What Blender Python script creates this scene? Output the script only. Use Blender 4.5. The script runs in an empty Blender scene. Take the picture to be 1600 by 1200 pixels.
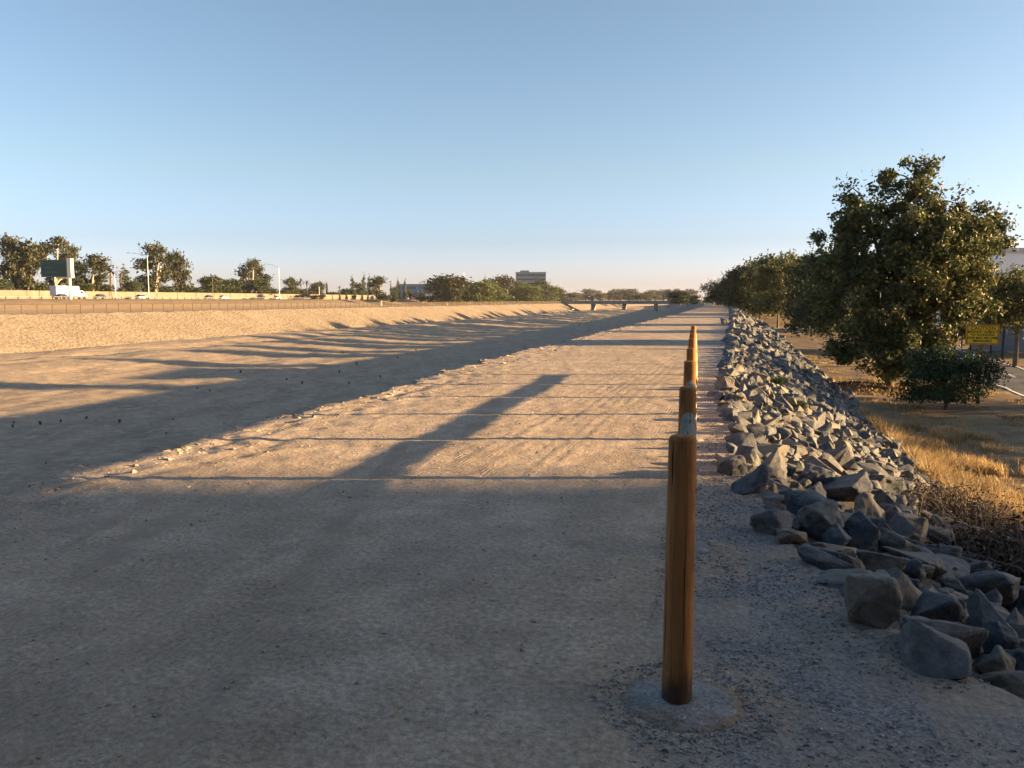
import bpy, bmesh, math, random
import numpy as np
from mathutils import Vector, Matrix, noise as mnoise

SC = bpy.context.scene
COL = SC.collection
R = math.radians

# ------------------------------------------------------------------ camera, sky, sun, exposure
F_PX, CX, CY, EYE = 1256.0, 800.0, 600.0, 1.6          # focal length in photo pixels (1600 wide)
PITCH = math.atan((600 - 469) / F_PX)
cam_d = bpy.data.cameras.new('camera')
cam_d.sensor_width = 36.0
cam_d.lens = 36.0 * F_PX / 1600.0
cam_d.clip_start, cam_d.clip_end = 0.05, 9000
cam = bpy.data.objects.new('camera', cam_d)
cam.location = (0, 0, EYE)
cam.rotation_euler = (math.pi / 2 - PITCH, 0, 0)
COL.objects.link(cam)
SC.camera = cam

SUN_EL = 8.4
world = bpy.data.worlds.new('World')
SC.world = world
world.use_nodes = True
wn = world.node_tree
wn.nodes.clear()
w_out = wn.nodes.new('ShaderNodeOutputWorld')
w_bg = wn.nodes.new('ShaderNodeBackground')
w_sky = wn.nodes.new('ShaderNodeTexSky')
w_sky.sky_type = 'NISHITA'
w_sky.sun_disc = False
w_sky.sun_elevation = R(SUN_EL)
w_sky.sun_rotation = R(90)
w_sky.altitude = 50
w_sky.air_density = 1.0
w_sky.dust_density = 1.2
w_sky.ozone_density = 1.6
w_bg.inputs['Strength'].default_value = 0.05
# the evening air near the horizon is pale and pinkish rather than the model's yellow-green
w_tc = wn.nodes.new('ShaderNodeTexCoord')
w_sep = wn.nodes.new('ShaderNodeSeparateXYZ')
w_rmp = wn.nodes.new('ShaderNodeValToRGB')
_st = [(0.0, (1.22, 1.42, 3.25)), (0.023, (1.16, 1.27, 2.42)), (0.07, (0.88, 0.97, 1.52)), (0.15, (0.96, 0.98, 1.14)), (0.35, (0.98, 0.98, 1.03)), (1.0, (0.96, 0.96, 1.0))]
_e = w_rmp.color_ramp.elements
_e[0].position, _e[1].position = _st[0][0], _st[-1][0]
_e[0].color = tuple(c / 4 for c in _st[0][1]) + (1,)
_e[1].color = tuple(c / 4 for c in _st[-1][1]) + (1,)
for _p, _c in _st[1:-1]:
    _k = _e.new(_p); _k.color = tuple(c / 4 for c in _c) + (1,)
w_m1 = wn.nodes.new('ShaderNodeVectorMath'); w_m1.operation = 'MULTIPLY'
w_m2 = wn.nodes.new('ShaderNodeVectorMath'); w_m2.operation = 'SCALE'; w_m2.inputs['Scale'].default_value = 4.0
wn.links.new(w_tc.outputs['Generated'], w_sep.inputs[0])
wn.links.new(w_sep.outputs['Z'], w_rmp.inputs['Fac'])
wn.links.new(w_sky.outputs[0], w_m1.inputs[0]); wn.links.new(w_rmp.outputs['Color'], w_m1.inputs[1])
wn.links.new(w_m1.outputs[0], w_m2.inputs[0])
wn.links.new(w_m2.outputs[0], w_bg.inputs['Color'])
wn.links.new(w_bg.outputs[0], w_out.inputs['Surface'])

sun_d = bpy.data.lights.new('sun', 'SUN')
sun_d.energy = 5.0
sun_d.angle = R(0.53)
sun_d.color = (1.0, 0.65, 0.30)
sun = bpy.data.objects.new('sun', sun_d)
to_sun = Vector((math.cos(R(SUN_EL)), 0.0, math.sin(R(SUN_EL))))
sun.rotation_euler = (-to_sun).to_track_quat('-Z', 'Y').to_euler()
sun.location = (60, 0, 40)
COL.objects.link(sun)

SC.view_settings.view_transform = 'Standard'
SC.view_settings.look = 'None'
SC.view_settings.exposure = 2.42
SC.view_settings.gamma = 1.0
SC.view_settings.use_curve_mapping = False
SC.render.engine = 'CYCLES'
SC.cycles.max_bounces = 6
SC.cycles.transparent_max_bounces = 12

# ------------------------------------------------------------------ small helpers
TH = R(16.0)                                             # the levee runs 16 degrees to the right of the view
CT, ST = math.cos(TH), math.sin(TH)
def W(u, v):                                             # levee coordinates: u to its right, v along it
    return (u * CT + v * ST, -u * ST + v * CT)
def UV(x, y):
    return (x * CT - y * ST, x * ST + y * CT)
_f = Vector((0, math.cos(PITCH), -math.sin(PITCH)))
_u = Vector((0, math.sin(PITCH), math.cos(PITCH)))
def ray(px, py):
    return _f + Vector(((px - CX) / F_PX, 0, 0)) + _u * ((CY - py) / F_PX)
def at(px, py, z):                                       # where the sight line of a measured point meets height z
    d = ray(px, py)
    t = (z - EYE) / d.z
    return Vector((0, 0, EYE)) + d * t
def at_y(px, py, Y):                                     # ... or meets distance Y
    d = ray(px, py)
    return Vector((0, 0, EYE)) + d * (Y / d.y)

def tag(o, label=None, cat=None, group=None, kind=None):
    if label: o['label'] = label
    if cat: o['category'] = cat
    if group: o['group'] = group
    if kind: o['kind'] = kind
    return o
def empty(name, loc=(0, 0, 0), rz=0.0):
    o = bpy.data.objects.new(name, None)
    o.empty_display_size = 0.3
    o.location = loc
    o.rotation_euler = (0, 0, rz)
    COL.objects.link(o)
    return o
def copy_tree(o, parent=None):
    c = o.copy()
    COL.objects.link(c)
    c.parent = parent
    for ch in o.children:
        copy_tree(ch, c)
    return c

class MB:
    """collects faces, builds ONE mesh object"""
    def __init__(s):
        s.V, s.F, s.n = [], [], 0
    def add(s, V, F):
        V = np.asarray(V, dtype=np.float32).reshape(-1, 3)
        s.V.append(V)
        F = np.asarray(F, dtype=np.int32)
        s.F.append(F + s.n)
        s.n += len(V)
    def box(s, c, size, rz=0.0, taper=1.0):
        x, y, z = size[0] / 2, size[1] / 2, size[2] / 2
        P = np.array([(-x, -y, -z), (x, -y, -z), (x, y, -z), (-x, y, -z),
                      (-x * taper, -y * taper, z), (x * taper, -y * taper, z), (x * taper, y * taper, z), (-x * taper, y * taper, z)])
        if rz:
            ca, sa = math.cos(rz), math.sin(rz)
            P = np.stack([P[:, 0] * ca - P[:, 1] * sa, P[:, 0] * sa + P[:, 1] * ca, P[:, 2]], 1)
        s.add(P + np.array(c), [(0, 3, 2, 1), (4, 5, 6, 7), (0, 1, 5, 4), (1, 2, 6, 5), (2, 3, 7, 6), (3, 0, 4, 7)])
    def prism(s, prof, x0, x1, axis=0):
        """profile in the other two axes, extruded along axis"""
        n = len(prof)
        P = []
        for x in (x0, x1):
            for a, b in prof:
                P.append((x, a, b) if axis == 0 else ((a, x, b) if axis == 1 else (a, b, x)))
        s.add(P, [(i, (i + 1) % n, n + (i + 1) % n, n + i) for i in range(n)])
        c0, c1 = np.mean(P[:n], 0), np.mean(P[n:], 0)
        s.add(P[:n] + [tuple(c0)], [((i + 1) % n, i, n) for i in range(n)])
        s.add(P[n:] + [tuple(c1)], [(i, (i + 1) % n, n) for i in range(n)])
    def tube(s, pts, rad, sides=8, cap=True):
        pts = [Vector(p) for p in pts]
        if not hasattr(rad, '__len__'): rad = [rad] * len(pts)
        V = []
        up = None
        for i, p in enumerate(pts):
            d = (pts[min(i + 1, len(pts) - 1)] - pts[max(i - 1, 0)])
            d = d.normalized() if d.length > 1e-9 else Vector((0, 0, 1))
            if up is None:
                up = Vector((1, 0, 0)) if abs(d.x) < 0.9 else Vector((0, 1, 0))
            a = (up - d * up.dot(d)).normalized()
            b = d.cross(a)
            up = a
            for k in range(sides):
                t = 2 * math.pi * k / sides
                V.append(p + (a * math.cos(t) + b * math.sin(t)) * rad[i])
        F = []
        for i in range(len(pts) - 1):
            for k in range(sides):
                k2 = (k + 1) % sides
                F.append((i * sides + k, i * sides + k2, (i + 1) * sides + k2, (i + 1) * sides + k))
        s.add([tuple(v) for v in V], F)
        if cap:
            for i, rev in ((0, True), (len(pts) - 1, False)):
                ring = [tuple(V[i * sides + k]) for k in range(sides)] + [tuple(pts[i])]
                s.add(ring, [((k + 1) % sides, k, sides) if rev else (k, (k + 1) % sides, sides) for k in range(sides)])
    def mesh(s, name, mat, smooth=False):
        me = bpy.data.meshes.new(name)
        V = np.concatenate(s.V) if s.V else np.zeros((0, 3), np.float32)
        me.vertices.add(len(V))
        me.vertices.foreach_set('co', V.ravel())
        loops = np.concatenate([f.ravel() for f in s.F])
        sizes = np.concatenate([np.full(len(f), f.shape[1], np.int32) for f in s.F])
        me.loops.add(len(loops))
        me.loops.foreach_set('vertex_index', loops)
        me.polygons.add(len(sizes))
        starts = np.concatenate([[0], np.cumsum(sizes)[:-1]]).astype(np.int32)
        me.polygons.foreach_set('loop_start', starts)
        me.polygons.foreach_set('use_smooth', np.full(len(sizes), smooth))
        me.update(calc_edges=True)
        me.validate()
        if mat: me.materials.append(mat)
        return me
    def build(s, name, mat, parent=None, smooth=False):
        o = bpy.data.objects.new(name, s.mesh(name, mat, smooth))
        COL.objects.link(o)
        if parent: o.parent = parent
        return o
def link(name, me, parent=None):
    o = bpy.data.objects.new(name, me)
    COL.objects.link(o)
    if parent: o.parent = parent
    return o

# ------------------------------------------------------------------ numpy gradient noise
_rs = np.random.RandomState(7)
_perm = _rs.permutation(256)
_perm = np.concatenate([_perm, _perm]).astype(np.int64)
_ang = _rs.rand(256) * 2 * np.pi
_gx, _gy = np.cos(_ang), np.sin(_ang)
def pn(x, y):
    x, y = np.broadcast_arrays(np.asarray(x, float), np.asarray(y, float))
    xi, yi = np.floor(x).astype(np.int64), np.floor(y).astype(np.int64)
    xf, yf = x - xi, y - yi
    xi &= 255; yi &= 255
    def g(ix, iy, dx, dy):
        h = _perm[_perm[ix & 255] + (iy & 255)]
        return _gx[h] * dx + _gy[h] * dy
    u = xf * xf * xf * (xf * (xf * 6 - 15) + 10)
    v = yf * yf * yf * (yf * (yf * 6 - 15) + 10)
    a = g(xi, yi, xf, yf); b = g(xi + 1, yi, xf - 1, yf)
    c = g(xi, yi + 1, xf, yf - 1); d = g(xi + 1, yi + 1, xf - 1, yf - 1)
    return (a + u * (b - a)) + v * ((c + u * (d - c)) - (a + u * (b - a)))
def fbm(x, y, o=4, g=0.5):
    s, a = 0, 1
    for i in range(o):
        s = s + a * pn(x * 2 ** i + 17.3 * i, y * 2 ** i + 5.1 * i)
        a *= g
    return s
def sstep(a, b, x):
    t = np.clip((x - a) / (b - a), 0, 1)
    return t * t * (3 - 2 * t)

# ------------------------------------------------------------------ materials
MATS = {}
def N(nt, typ, **kw):
    n = nt.nodes.new(typ)
    for k, v in kw.items():
        if k in n.inputs: n.inputs[k].default_value = v
        else: setattr(n, k, v)
    return n
def new_mat(name, rough=0.9, spec=0.2):
    m = bpy.data.materials.new(name)
    m.use_nodes = True
    nt = m.node_tree
    b = nt.nodes['Principled BSDF']
    b.inputs['Roughness'].default_value = rough
    b.inputs['Specular IOR Level'].default_value = spec
    MATS[name] = m
    return m, nt, b
def simple(name, col, rough=0.8, metal=0.0, spec=0.3, var=0.12, scale=4.0, emit=None):
    m, nt, b = new_mat(name, rough, spec)
    b.inputs['Metallic'].default_value = metal
    tc = N(nt, 'ShaderNodeTexCoord')
    no = N(nt, 'ShaderNodeTexNoise', Scale=scale, Detail=5.0)
    nt.links.new(tc.outputs['Object'], no.inputs['Vector'])
    r = N(nt, 'ShaderNodeValToRGB')
    r.color_ramp.elements[0].position, r.color_ramp.elements[1].position = 0.3, 0.7
    r.color_ramp.elements[0].color = tuple(c * (1 - var) for c in col) + (1,)
    r.color_ramp.elements[1].color = tuple(min(1, c * (1 + var)) for c in col) + (1,)
    nt.links.new(no.outputs['Fac'], r.inputs['Fac'])
    nt.links.new(r.outputs['Color'], b.inputs['Base Color'])
    return m
def mix(nt, fac, a, b_, blend='MIX'):
    n = nt.nodes.new('ShaderNodeMix')
    n.data_type = 'RGBA'
    n.blend_type = blend
    n.clamp_factor = True
    def s(sock, v):
        if isinstance(v, bpy.types.NodeSocket): nt.links.new(v, sock)
        elif isinstance(v, (int, float)): sock.default_value = v
        else: sock.default_value = tuple(v) + (1,)
    s(n.inputs[0], fac); s(n.inputs[6], a); s(n.inputs[7], b_)
    return n.outputs[2]
def ramp(nt, src, p0, p1, inter='LINEAR'):
    r = nt.nodes.new('ShaderNodeValToRGB')
    r.color_ramp.interpolation = inter
    r.color_ramp.elements[0].position, r.color_ramp.elements[1].position = p0, p1
    nt.links.new(src, r.inputs['Fac'])
    return r.outputs['Color']
def noise_n(nt, vec, scale, detail=5, rough=0.55, dist=0.0):
    n = N(nt, 'ShaderNodeTexNoise', Scale=scale, Detail=detail, Roughness=rough, Distortion=dist)
    nt.links.new(vec, n.inputs['Vector'])
    return n.outputs['Fac']
def voro(nt, vec, scale, feature='F1', out='Distance'):
    n = N(nt, 'ShaderNodeTexVoronoi', Scale=scale)
    n.feature = feature
    nt.links.new(vec, n.inputs['Vector'])
    return n.outputs[out]
def bump(nt, b, h, strength, dist, prev=None):
    n = N(nt, 'ShaderNodeBump', Strength=strength, Distance=dist)
    nt.links.new(h, n.inputs['Height'])
    if prev is not None: nt.links.new(prev, n.inputs['Normal'])
    nt.links.new(n.outputs['Normal'], b.inputs['Normal'])
    return n.outputs['Normal']

def world_pos(nt, rot=True, scale=(1, 1, 1)):
    g = nt.nodes.new('ShaderNodeNewGeometry')
    mp = nt.nodes.new('ShaderNodeMapping')
    mp.vector_type = 'POINT'
    mp.inputs['Rotation'].default_value = (0, 0, TH if rot else 0)
    mp.inputs['Scale'].default_value = scale
    nt.links.new(g.outputs['Position'], mp.inputs['Vector'])
    return mp.outputs['Vector']

def dirt_mat(name, c0, c1, c2, grain=1.0, gravel_attr=False, bumpy=1.0, dark=None):
    m, nt, b = new_mat(name, 0.95, 0.1)
    p = world_pos(nt)
    ps = world_pos(nt, True, (1, 0.35, 1))               # stretched along the levee
    big = ramp(nt, noise_n(nt, ps, 0.45, 4), 0.35, 0.65)
    mid = ramp(nt, noise_n(nt, p, 2.3, 6, 0.6), 0.3, 0.7)
    fine = noise_n(nt, p, 30, 8, 0.8)
    foot = noise_n(nt, p, 6.5, 4, 0.6, 1.2)
    col = mix(nt, big, c0, c1)
    col = mix(nt, ramp(nt, noise_n(nt, p, 1.1, 5, 0.65, 0.6), 0.5, 0.75), col, c2)
    col = mix(nt, 0.18, col, mid, 'OVERLAY')
    col = mix(nt, 0.55, col, ramp(nt, fine, 0.3, 0.7), 'OVERLAY')
    col = mix(nt, ramp(nt, foot, 0.62, 0.74), col, tuple(c * 0.84 for c in c1))
    speck = ramp(nt, voro(nt, p, 55), 0.10, 0.16)
    spn = ramp(nt, noise_n(nt, p, 3.1, 3), 0.5, 0.6)
    sp = nt.nodes.new('ShaderNodeMath'); sp.operation = 'MULTIPLY'
    inv = nt.nodes.new('ShaderNodeInvert'); nt.links.new(speck, inv.inputs['Color'])
    nt.links.new(inv.outputs[0], sp.inputs[0]); nt.links.new(spn, sp.inputs[1])
    col = mix(nt, sp.outputs[0], col, (0.09, 0.08, 0.07))
    tracks = None
    if gravel_attr:
        # tyre tread: fine ridges that run along the trail inside a few wheel tracks
        sp_ = nt.nodes.new('ShaderNodeSeparateXYZ'); nt.links.new(p, sp_.inputs[0])
        wv = N(nt, 'ShaderNodeTexWave', Scale=7.5, Distortion=1.0, Detail=2.0); wv.bands_direction = 'X'
        wv.inputs['Detail Scale'].default_value = 0.6
        nt.links.new(p, wv.inputs['Vector'])
        st_ = world_pos(nt, True, (2.0, 0.03, 1))
        tm = ramp(nt, noise_n(nt, st_, 1.0, 2, 0.5, 0.3), 0.52, 0.60)
        tn = ramp(nt, noise_n(nt, p, 1.6, 4, 0.7), 0.40, 0.65)
        tk = nt.nodes.new('ShaderNodeMath'); tk.operation = 'MULTIPLY'; nt.links.new(tm, tk.inputs[0]); nt.links.new(tn, tk.inputs[1])
        tk2 = nt.nodes.new('ShaderNodeMath'); tk2.operation = 'MULTIPLY'; nt.links.new(tk.outputs[0], tk2.inputs[0]); nt.links.new(wv.outputs['Fac'], tk2.inputs[1])
        tracks = tk2.outputs[0]
        col = mix(nt, tk.outputs[0], col, tuple(c * 0.90 for c in c1))
        at_ = nt.nodes.new('ShaderNodeAttribute'); at_.attribute_name = 'gravel'
        gv = N(nt, 'ShaderNodeTexVoronoi', Scale=70.0)
        nt.links.new(p, gv.inputs['Vector'])
        gc = mix(nt, ramp(nt, gv.outputs['Color'], 0.1, 0.9), (0.12, 0.115, 0.12), (0.36, 0.335, 0.32))
        gn = ramp(nt, noise_n(nt, p, 1.7, 4, 0.6), 0.38, 0.62)
        mm = nt.nodes.new('ShaderNodeMath'); mm.operation = 'MULTIPLY'
        nt.links.new(at_.outputs['Fac'], mm.inputs[0]); nt.links.new(gn, mm.inputs[1])
        col = mix(nt, mm.outputs[0], col, gc)
    nt.links.new(col, b.inputs['Base Color'])
    n1 = bump(nt, b, noise_n(nt, p, 9, 8, 0.72), 0.5 * bumpy, 0.03)
    n2 = bump(nt, b, noise_n(nt, p, 60, 4, 0.7), 0.6 * bumpy, 0.006, n1)
    n3 = bump(nt, b, voro(nt, p, 26), 0.35 * bumpy, 0.006, n2)
    if tracks is not None: bump(nt, b, tracks, 0.5, 0.012, n3)
    return m

M_path = dirt_mat('packed_dirt', (0.41, 0.325, 0.245), (0.34, 0.268, 0.20), (0.48, 0.385, 0.295), gravel_attr=True, bumpy=1.25)
M_bed = dirt_mat('river_sand', (0.35, 0.276, 0.20), (0.25, 0.197, 0.148), (0.45, 0.358, 0.262), bumpy=1.3)
M_slope = dirt_mat('bank_earth', (0.29, 0.235, 0.18), (0.23, 0.19, 0.15), (0.36, 0.29, 0.22))
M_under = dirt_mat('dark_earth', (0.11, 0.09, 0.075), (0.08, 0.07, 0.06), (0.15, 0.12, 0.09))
M_dry = dirt_mat('dry_ground', (0.25, 0.175, 0.10), (0.19, 0.135, 0.085), (0.34, 0.23, 0.12))
M_plain = dirt_mat('plain_ground', (0.20, 0.155, 0.11), (0.15, 0.115, 0.08), (0.24, 0.185, 0.125))

def stony_bank():
    m, nt, b = new_mat('stony_bank', 0.95, 0.1)
    p = world_pos(nt)
    v1 = N(nt, 'ShaderNodeTexVoronoi', Scale=1.7); nt.links.new(p, v1.inputs['Vector'])
    col = mix(nt, ramp(nt, noise_n(nt, p, 0.12, 4), 0.35, 0.65), (0.25, 0.21, 0.165), (0.205, 0.17, 0.135))
    col = mix(nt, 0.35, col, ramp(nt, noise_n(nt, p, 1.6, 6, 0.7), 0.25, 0.75), 'OVERLAY')
    dk = ramp(nt, noise_n(nt, p, 1.1, 6, 0.8), 0.57, 0.66)
    col = mix(nt, dk, col, (0.11, 0.088, 0.065))
    gl = ramp(nt, noise_n(nt, world_pos(nt, True, (0.10, 0.75, 0.1)), 1.0, 5, 0.65), 0.45, 0.75)   # wash lines running down the bank
    col = mix(nt, gl, col, (0.165, 0.132, 0.10))
    sp1 = ramp(nt, voro(nt, p, 1.15), 0.10, 0.22)
    iv = nt.nodes.new('ShaderNodeInvert'); nt.links.new(sp1, iv.inputs['Color'])
    col = mix(nt, iv.outputs[0], col, (0.10, 0.08, 0.06))
    nt.links.new(col, b.inputs['Base Color'])
    n1 = bump(nt, b, noise_n(nt, p, 0.9, 6, 0.75), 0.9, 0.5)
    bump(nt, b, v1.outputs['Distance'], 0.5, 0.25, n1)
    return m
M_bank = stony_bank()

def wood_mat(name, a, b2, dark, zscale=0.5):
    m, nt, b = new_mat(name, 0.82, 0.15)
    tc = nt.nodes.new('ShaderNodeTexCoord')
    mp = nt.nodes.new('ShaderNodeMapping')
    mp.inputs['Scale'].default_value = (1, 1, 0.06)
    nt.links.new(tc.outputs['Object'], mp.inputs['Vector'])
    g = ramp(nt, noise_n(nt, mp.outputs[0], 45, 6, 0.6, 0.5), 0.3, 0.7)
    col = mix(nt, g, a, b2)
    mp2 = nt.nodes.new('ShaderNodeMapping'); mp2.inputs['Scale'].default_value = (1, 1, 0.35)
    nt.links.new(tc.outputs['Object'], mp2.inputs['Vector'])
    bl = ramp(nt, noise_n(nt, mp2.outputs[0], 6, 5, 0.6), 0.52, 0.72)
    col = mix(nt, bl, col, dark)
    mp3 = nt.nodes.new('ShaderNodeMapping'); mp3.inputs['Scale'].default_value = (1, 1, 0.02)
    nt.links.new(tc.outputs['Object'], mp3.inputs['Vector'])
    ck = ramp(nt, noise_n(nt, mp3.outputs[0], 70, 3, 0.5), 0.62, 0.66)
    col = mix(nt, ck, col, tuple(c * 0.25 for c in dark))
    sz = nt.nodes.new('ShaderNodeSeparateXYZ'); nt.links.new(tc.outputs['Object'], sz.inputs[0])
    ad = nt.nodes.new('ShaderNodeMath'); ad.operation = 'MULTIPLY_ADD'; ad.inputs[1].default_value = 0.22; nt.links.new(noise_n(nt, tc.outputs['Object'], 14, 4), ad.inputs[0]); nt.links.new(sz.outputs['Z'], ad.inputs[2])
    if name == 'treated_wood':                           # soil splashed on the foot of the posts, scuffs further up
        fr = ramp(nt, ad.outputs[0], 0.16, 0.30)
        iv = nt.nodes.new('ShaderNodeInvert'); nt.links.new(fr, iv.inputs['Color'])
        col = mix(nt, iv.outputs[0], col, (0.075, 0.05, 0.035))
        sc_ = ramp(nt, noise_n(nt, mp2.outputs[0], 30, 6, 0.7), 0.62, 0.70)
        col = mix(nt, sc_, col, (0.20, 0.14, 0.09))
    nt.links.new(col, b.inputs['Base Color'])
    n1 = bump(nt, b, g, 0.6, 0.005)
    inv = nt.nodes.new('ShaderNodeInvert'); nt.links.new(ck, inv.inputs['Color'])
    bump(nt, b, inv.outputs[0], 0.6, 0.006, n1)
    return m
M_wood = wood_mat('treated_wood', (0.39, 0.185, 0.065), (0.25, 0.11, 0.04), (0.12, 0.05, 0.02))
M_rail = wood_mat('sunlit_rail', (0.50, 0.36, 0.17), (0.40, 0.28, 0.13), (0.30, 0.20, 0.09))  # sunlight on the rails past the shade is put into this golden colour
M_greyrail = wood_mat('grey_weathered_wood', (0.22, 0.215, 0.175), (0.15, 0.145, 0.12), (0.09, 0.085, 0.07))
M_greyrail.node_tree.nodes['Principled BSDF'].inputs['Roughness'].default_value = 0.95
M_greyrail.node_tree.nodes['Principled BSDF'].inputs['Specular IOR Level'].default_value = 0.05
M_conc = simple('footing_concrete', (0.25, 0.25, 0.245), 0.95, var=0.42, scale=7)
def footing_mat():
    m, nt, b = new_mat('dusty_footing', 0.97, 0.05)
    p = world_pos(nt)
    g = mix(nt, ramp(nt, noise_n(nt, p, 8, 7, 0.7), 0.3, 0.7), (0.20, 0.20, 0.195), (0.38, 0.375, 0.36))
    col = mix(nt, ramp(nt, noise_n(nt, p, 4.5, 6, 0.65, 0.8), 0.50, 0.66), g, (0.25, 0.20, 0.155))
    tc = nt.nodes.new('ShaderNodeTexCoord')
    ln = nt.nodes.new('ShaderNodeVectorMath'); ln.operation = 'LENGTH'; nt.links.new(tc.outputs['Object'], ln.inputs[0])
    ma = nt.nodes.new('ShaderNodeMath'); ma.operation = 'MULTIPLY_ADD'; ma.inputs[1].default_value = 0.12
    nt.links.new(noise_n(nt, p, 14, 6, 0.7), ma.inputs[0]); nt.links.new(ln.outputs['Value'], ma.inputs[2])
    col = mix(nt, ramp(nt, ma.outputs[0], 0.25, 0.285), col, (0.26, 0.205, 0.155))
    col = mix(nt, 0.6, col, ramp(nt, noise_n(nt, p, 60, 6, 0.8), 0.3, 0.7), 'OVERLAY')
    nt.links.new(col, b.inputs['Base Color'])
    n1 = bump(nt, b, noise_n(nt, p, 18, 8, 0.75), 0.8, 0.02)
    bump(nt, b, noise_n(nt, p, 90, 4, 0.7), 0.6, 0.004, n1)
    return m
M_foot = footing_mat()
M_conc2 = simple('bridge_concrete', (0.24, 0.23, 0.22), 0.9, var=0.1, scale=0.3)
M_wall = simple('tan_wall', (0.17, 0.135, 0.105), 0.9, var=0.14, scale=0.35)
M_gwall = simple('grey_block_wall', (0.23, 0.25, 0.28), 0.9, var=0.12, scale=0.8)
M_asph = simple('asphalt', (0.085, 0.085, 0.09), 0.9, var=0.25, scale=3)
M_fwy = simple('freeway_concrete', (0.28, 0.26, 0.235), 0.9, var=0.1, scale=0.4)
M_line = simple('road_paint', (0.75, 0.75, 0.73), 0.7, var=0.12, scale=6)
M_metal = simple('galvanised_steel', (0.42, 0.43, 0.44), 0.5, metal=0.6, var=0.08)
M_rust = simple('brown_fence_steel', (0.06, 0.042, 0.03), 0.7, var=0.2)
M_black = simple('black_fence_steel', (0.012, 0.013, 0.016), 0.5, var=0.2)
M_white = simple('white_paint', (0.80, 0.80, 0.79), 0.45, var=0.03)
M_cream = simple('cream_paint', (0.72, 0.67, 0.50), 0.5, var=0.05)
M_glass = simple('dark_glass', (0.02, 0.03, 0.04), 0.1, spec=0.6, var=0.1)
M_tyre = simple('tyre_rubber', (0.02, 0.02, 0.02), 0.85)
M_green = simple('dark_green_sign', (0.008, 0.045, 0.05), 0.5, var=0.15)
M_greenedge = simple('green_sign_edge', (0.05, 0.13, 0.12), 0.5)
M_greentext = simple('faded_sign_text', (0.03, 0.11, 0.10), 0.5, var=0.3)
M_yellow = simple('yellow_sign', (1.0, 0.53, 0.012), 0.5, var=0.06)
M_orange = simple('orange_frame', (0.55, 0.21, 0.02), 0.6)
M_text = simple('black_lettering', (0.02, 0.018, 0.015), 0.6)
M_bglass = simple('blue_office_glass', (0.16, 0.22, 0.27), 0.3, spec=0.5, var=0.15, scale=0.2)
M_bgrey = simple('grey_building', (0.20, 0.25, 0.27), 0.8, var=0.08, scale=0.2)
M_roof = simple('dark_blue_roof', (0.045, 0.055, 0.08), 0.7)
M_skin = simple('skin', (0.42, 0.25, 0.17), 0.6)
M_shirt = simple('pink_shirt', (0.70, 0.22, 0.22), 0.8)
M_short = simple('pale_shorts', (0.6, 0.56, 0.5), 0.8)
M_hair = simple('dark_hair', (0.03, 0.02, 0.015), 0.8)
def car_paint(name, col):
    m = simple(name, col, 0.3, spec=0.5, var=0.03)
    m.node_tree.nodes['Principled BSDF'].inputs['Coat Weight'].default_value = 0.4
    return m
P_white, P_silver, P_dark, P_red = (car_paint('white_car_paint', (0.75, 0.75, 0.74)), car_paint('silver_car_paint', (0.35, 0.42, 0.50)),
                                    car_paint('black_car_paint', (0.02, 0.022, 0.028)), car_paint('red_car_paint', (0.30, 0.03, 0.03)))

def leaf_mat(name, cols, trans=0.25):
    m, nt, b = new_mat(name, 0.55, 0.3)
    g = nt.nodes.new('ShaderNodeNewGeometry')
    r = nt.nodes.new('ShaderNodeValToRGB')
    e = r.color_ramp.elements
    e[0].position, e[0].color = 0.0, cols[0] + (1,)
    e[1].position, e[1].color = 1.0, cols[-1] + (1,)
    for i, c in enumerate(cols[1:-1]):
        k = e.new((i + 1) / (len(cols) - 1)); k.color = c + (1,)
    nt.links.new(g.outputs['Random Per Island'], r.inputs['Fac'])
    p = world_pos(nt)
    col = mix(nt, 0.45, r.outputs['Color'], ramp(nt, noise_n(nt, p, 0.9, 3), 0.3, 0.7), 'OVERLAY')
    nt.links.new(col, b.inputs['Base Color'])
    t = nt.nodes.new('ShaderNodeBsdfTranslucent')
    nt.links.new(col, t.inputs['Color'])
    ms = nt.nodes.new('ShaderNodeMixShader'); ms.inputs[0].default_value = trans
    out = nt.nodes['Material Output']
    nt.links.new(b.outputs[0], ms.inputs[1]); nt.links.new(t.outputs[0], ms.inputs[2])
    nt.links.new(ms.outputs[0], out.inputs['Surface'])
    return m
L_syc = leaf_mat('sycamore_leaves', [(0.030, 0.044, 0.018), (0.06, 0.078, 0.025), (0.10, 0.108, 0.033), (0.19, 0.155, 0.055)])
L_dark = leaf_mat('dark_leaves', [(0.026, 0.038, 0.018), (0.04, 0.058, 0.024), (0.06, 0.078, 0.030)])
L_shrub = leaf_mat('shrub_leaves', [(0.018, 0.040, 0.016), (0.03, 0.06, 0.022), (0.045, 0.075, 0.03)])
L_euc = leaf_mat('eucalyptus_leaves', [(0.030, 0.036, 0.018), (0.048, 0.054, 0.026), (0.075, 0.072, 0.036)])
L_grn = leaf_mat('willow_leaves', [(0.05, 0.072, 0.018), (0.08, 0.105, 0.024), (0.11, 0.125, 0.032)])
L_hazy = leaf_mat('haze_tinted_leaves', [(0.07, 0.075, 0.05), (0.095, 0.10, 0.065), (0.12, 0.12, 0.075)])  # lighter leaf colours with the distance haze put into them
L_brush = leaf_mat('dead_brush', [(0.03, 0.022, 0.018), (0.05, 0.035, 0.025), (0.075, 0.05, 0.03)])
L_grass = leaf_mat('dry_grass_blades', [(0.26, 0.18, 0.085), (0.36, 0.26, 0.13), (0.30, 0.205, 0.10), (0.42, 0.32, 0.17)], 0.3)
L_weed = leaf_mat('weed_leaves', [(0.07, 0.07, 0.045), (0.12, 0.11, 0.07)])
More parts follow.
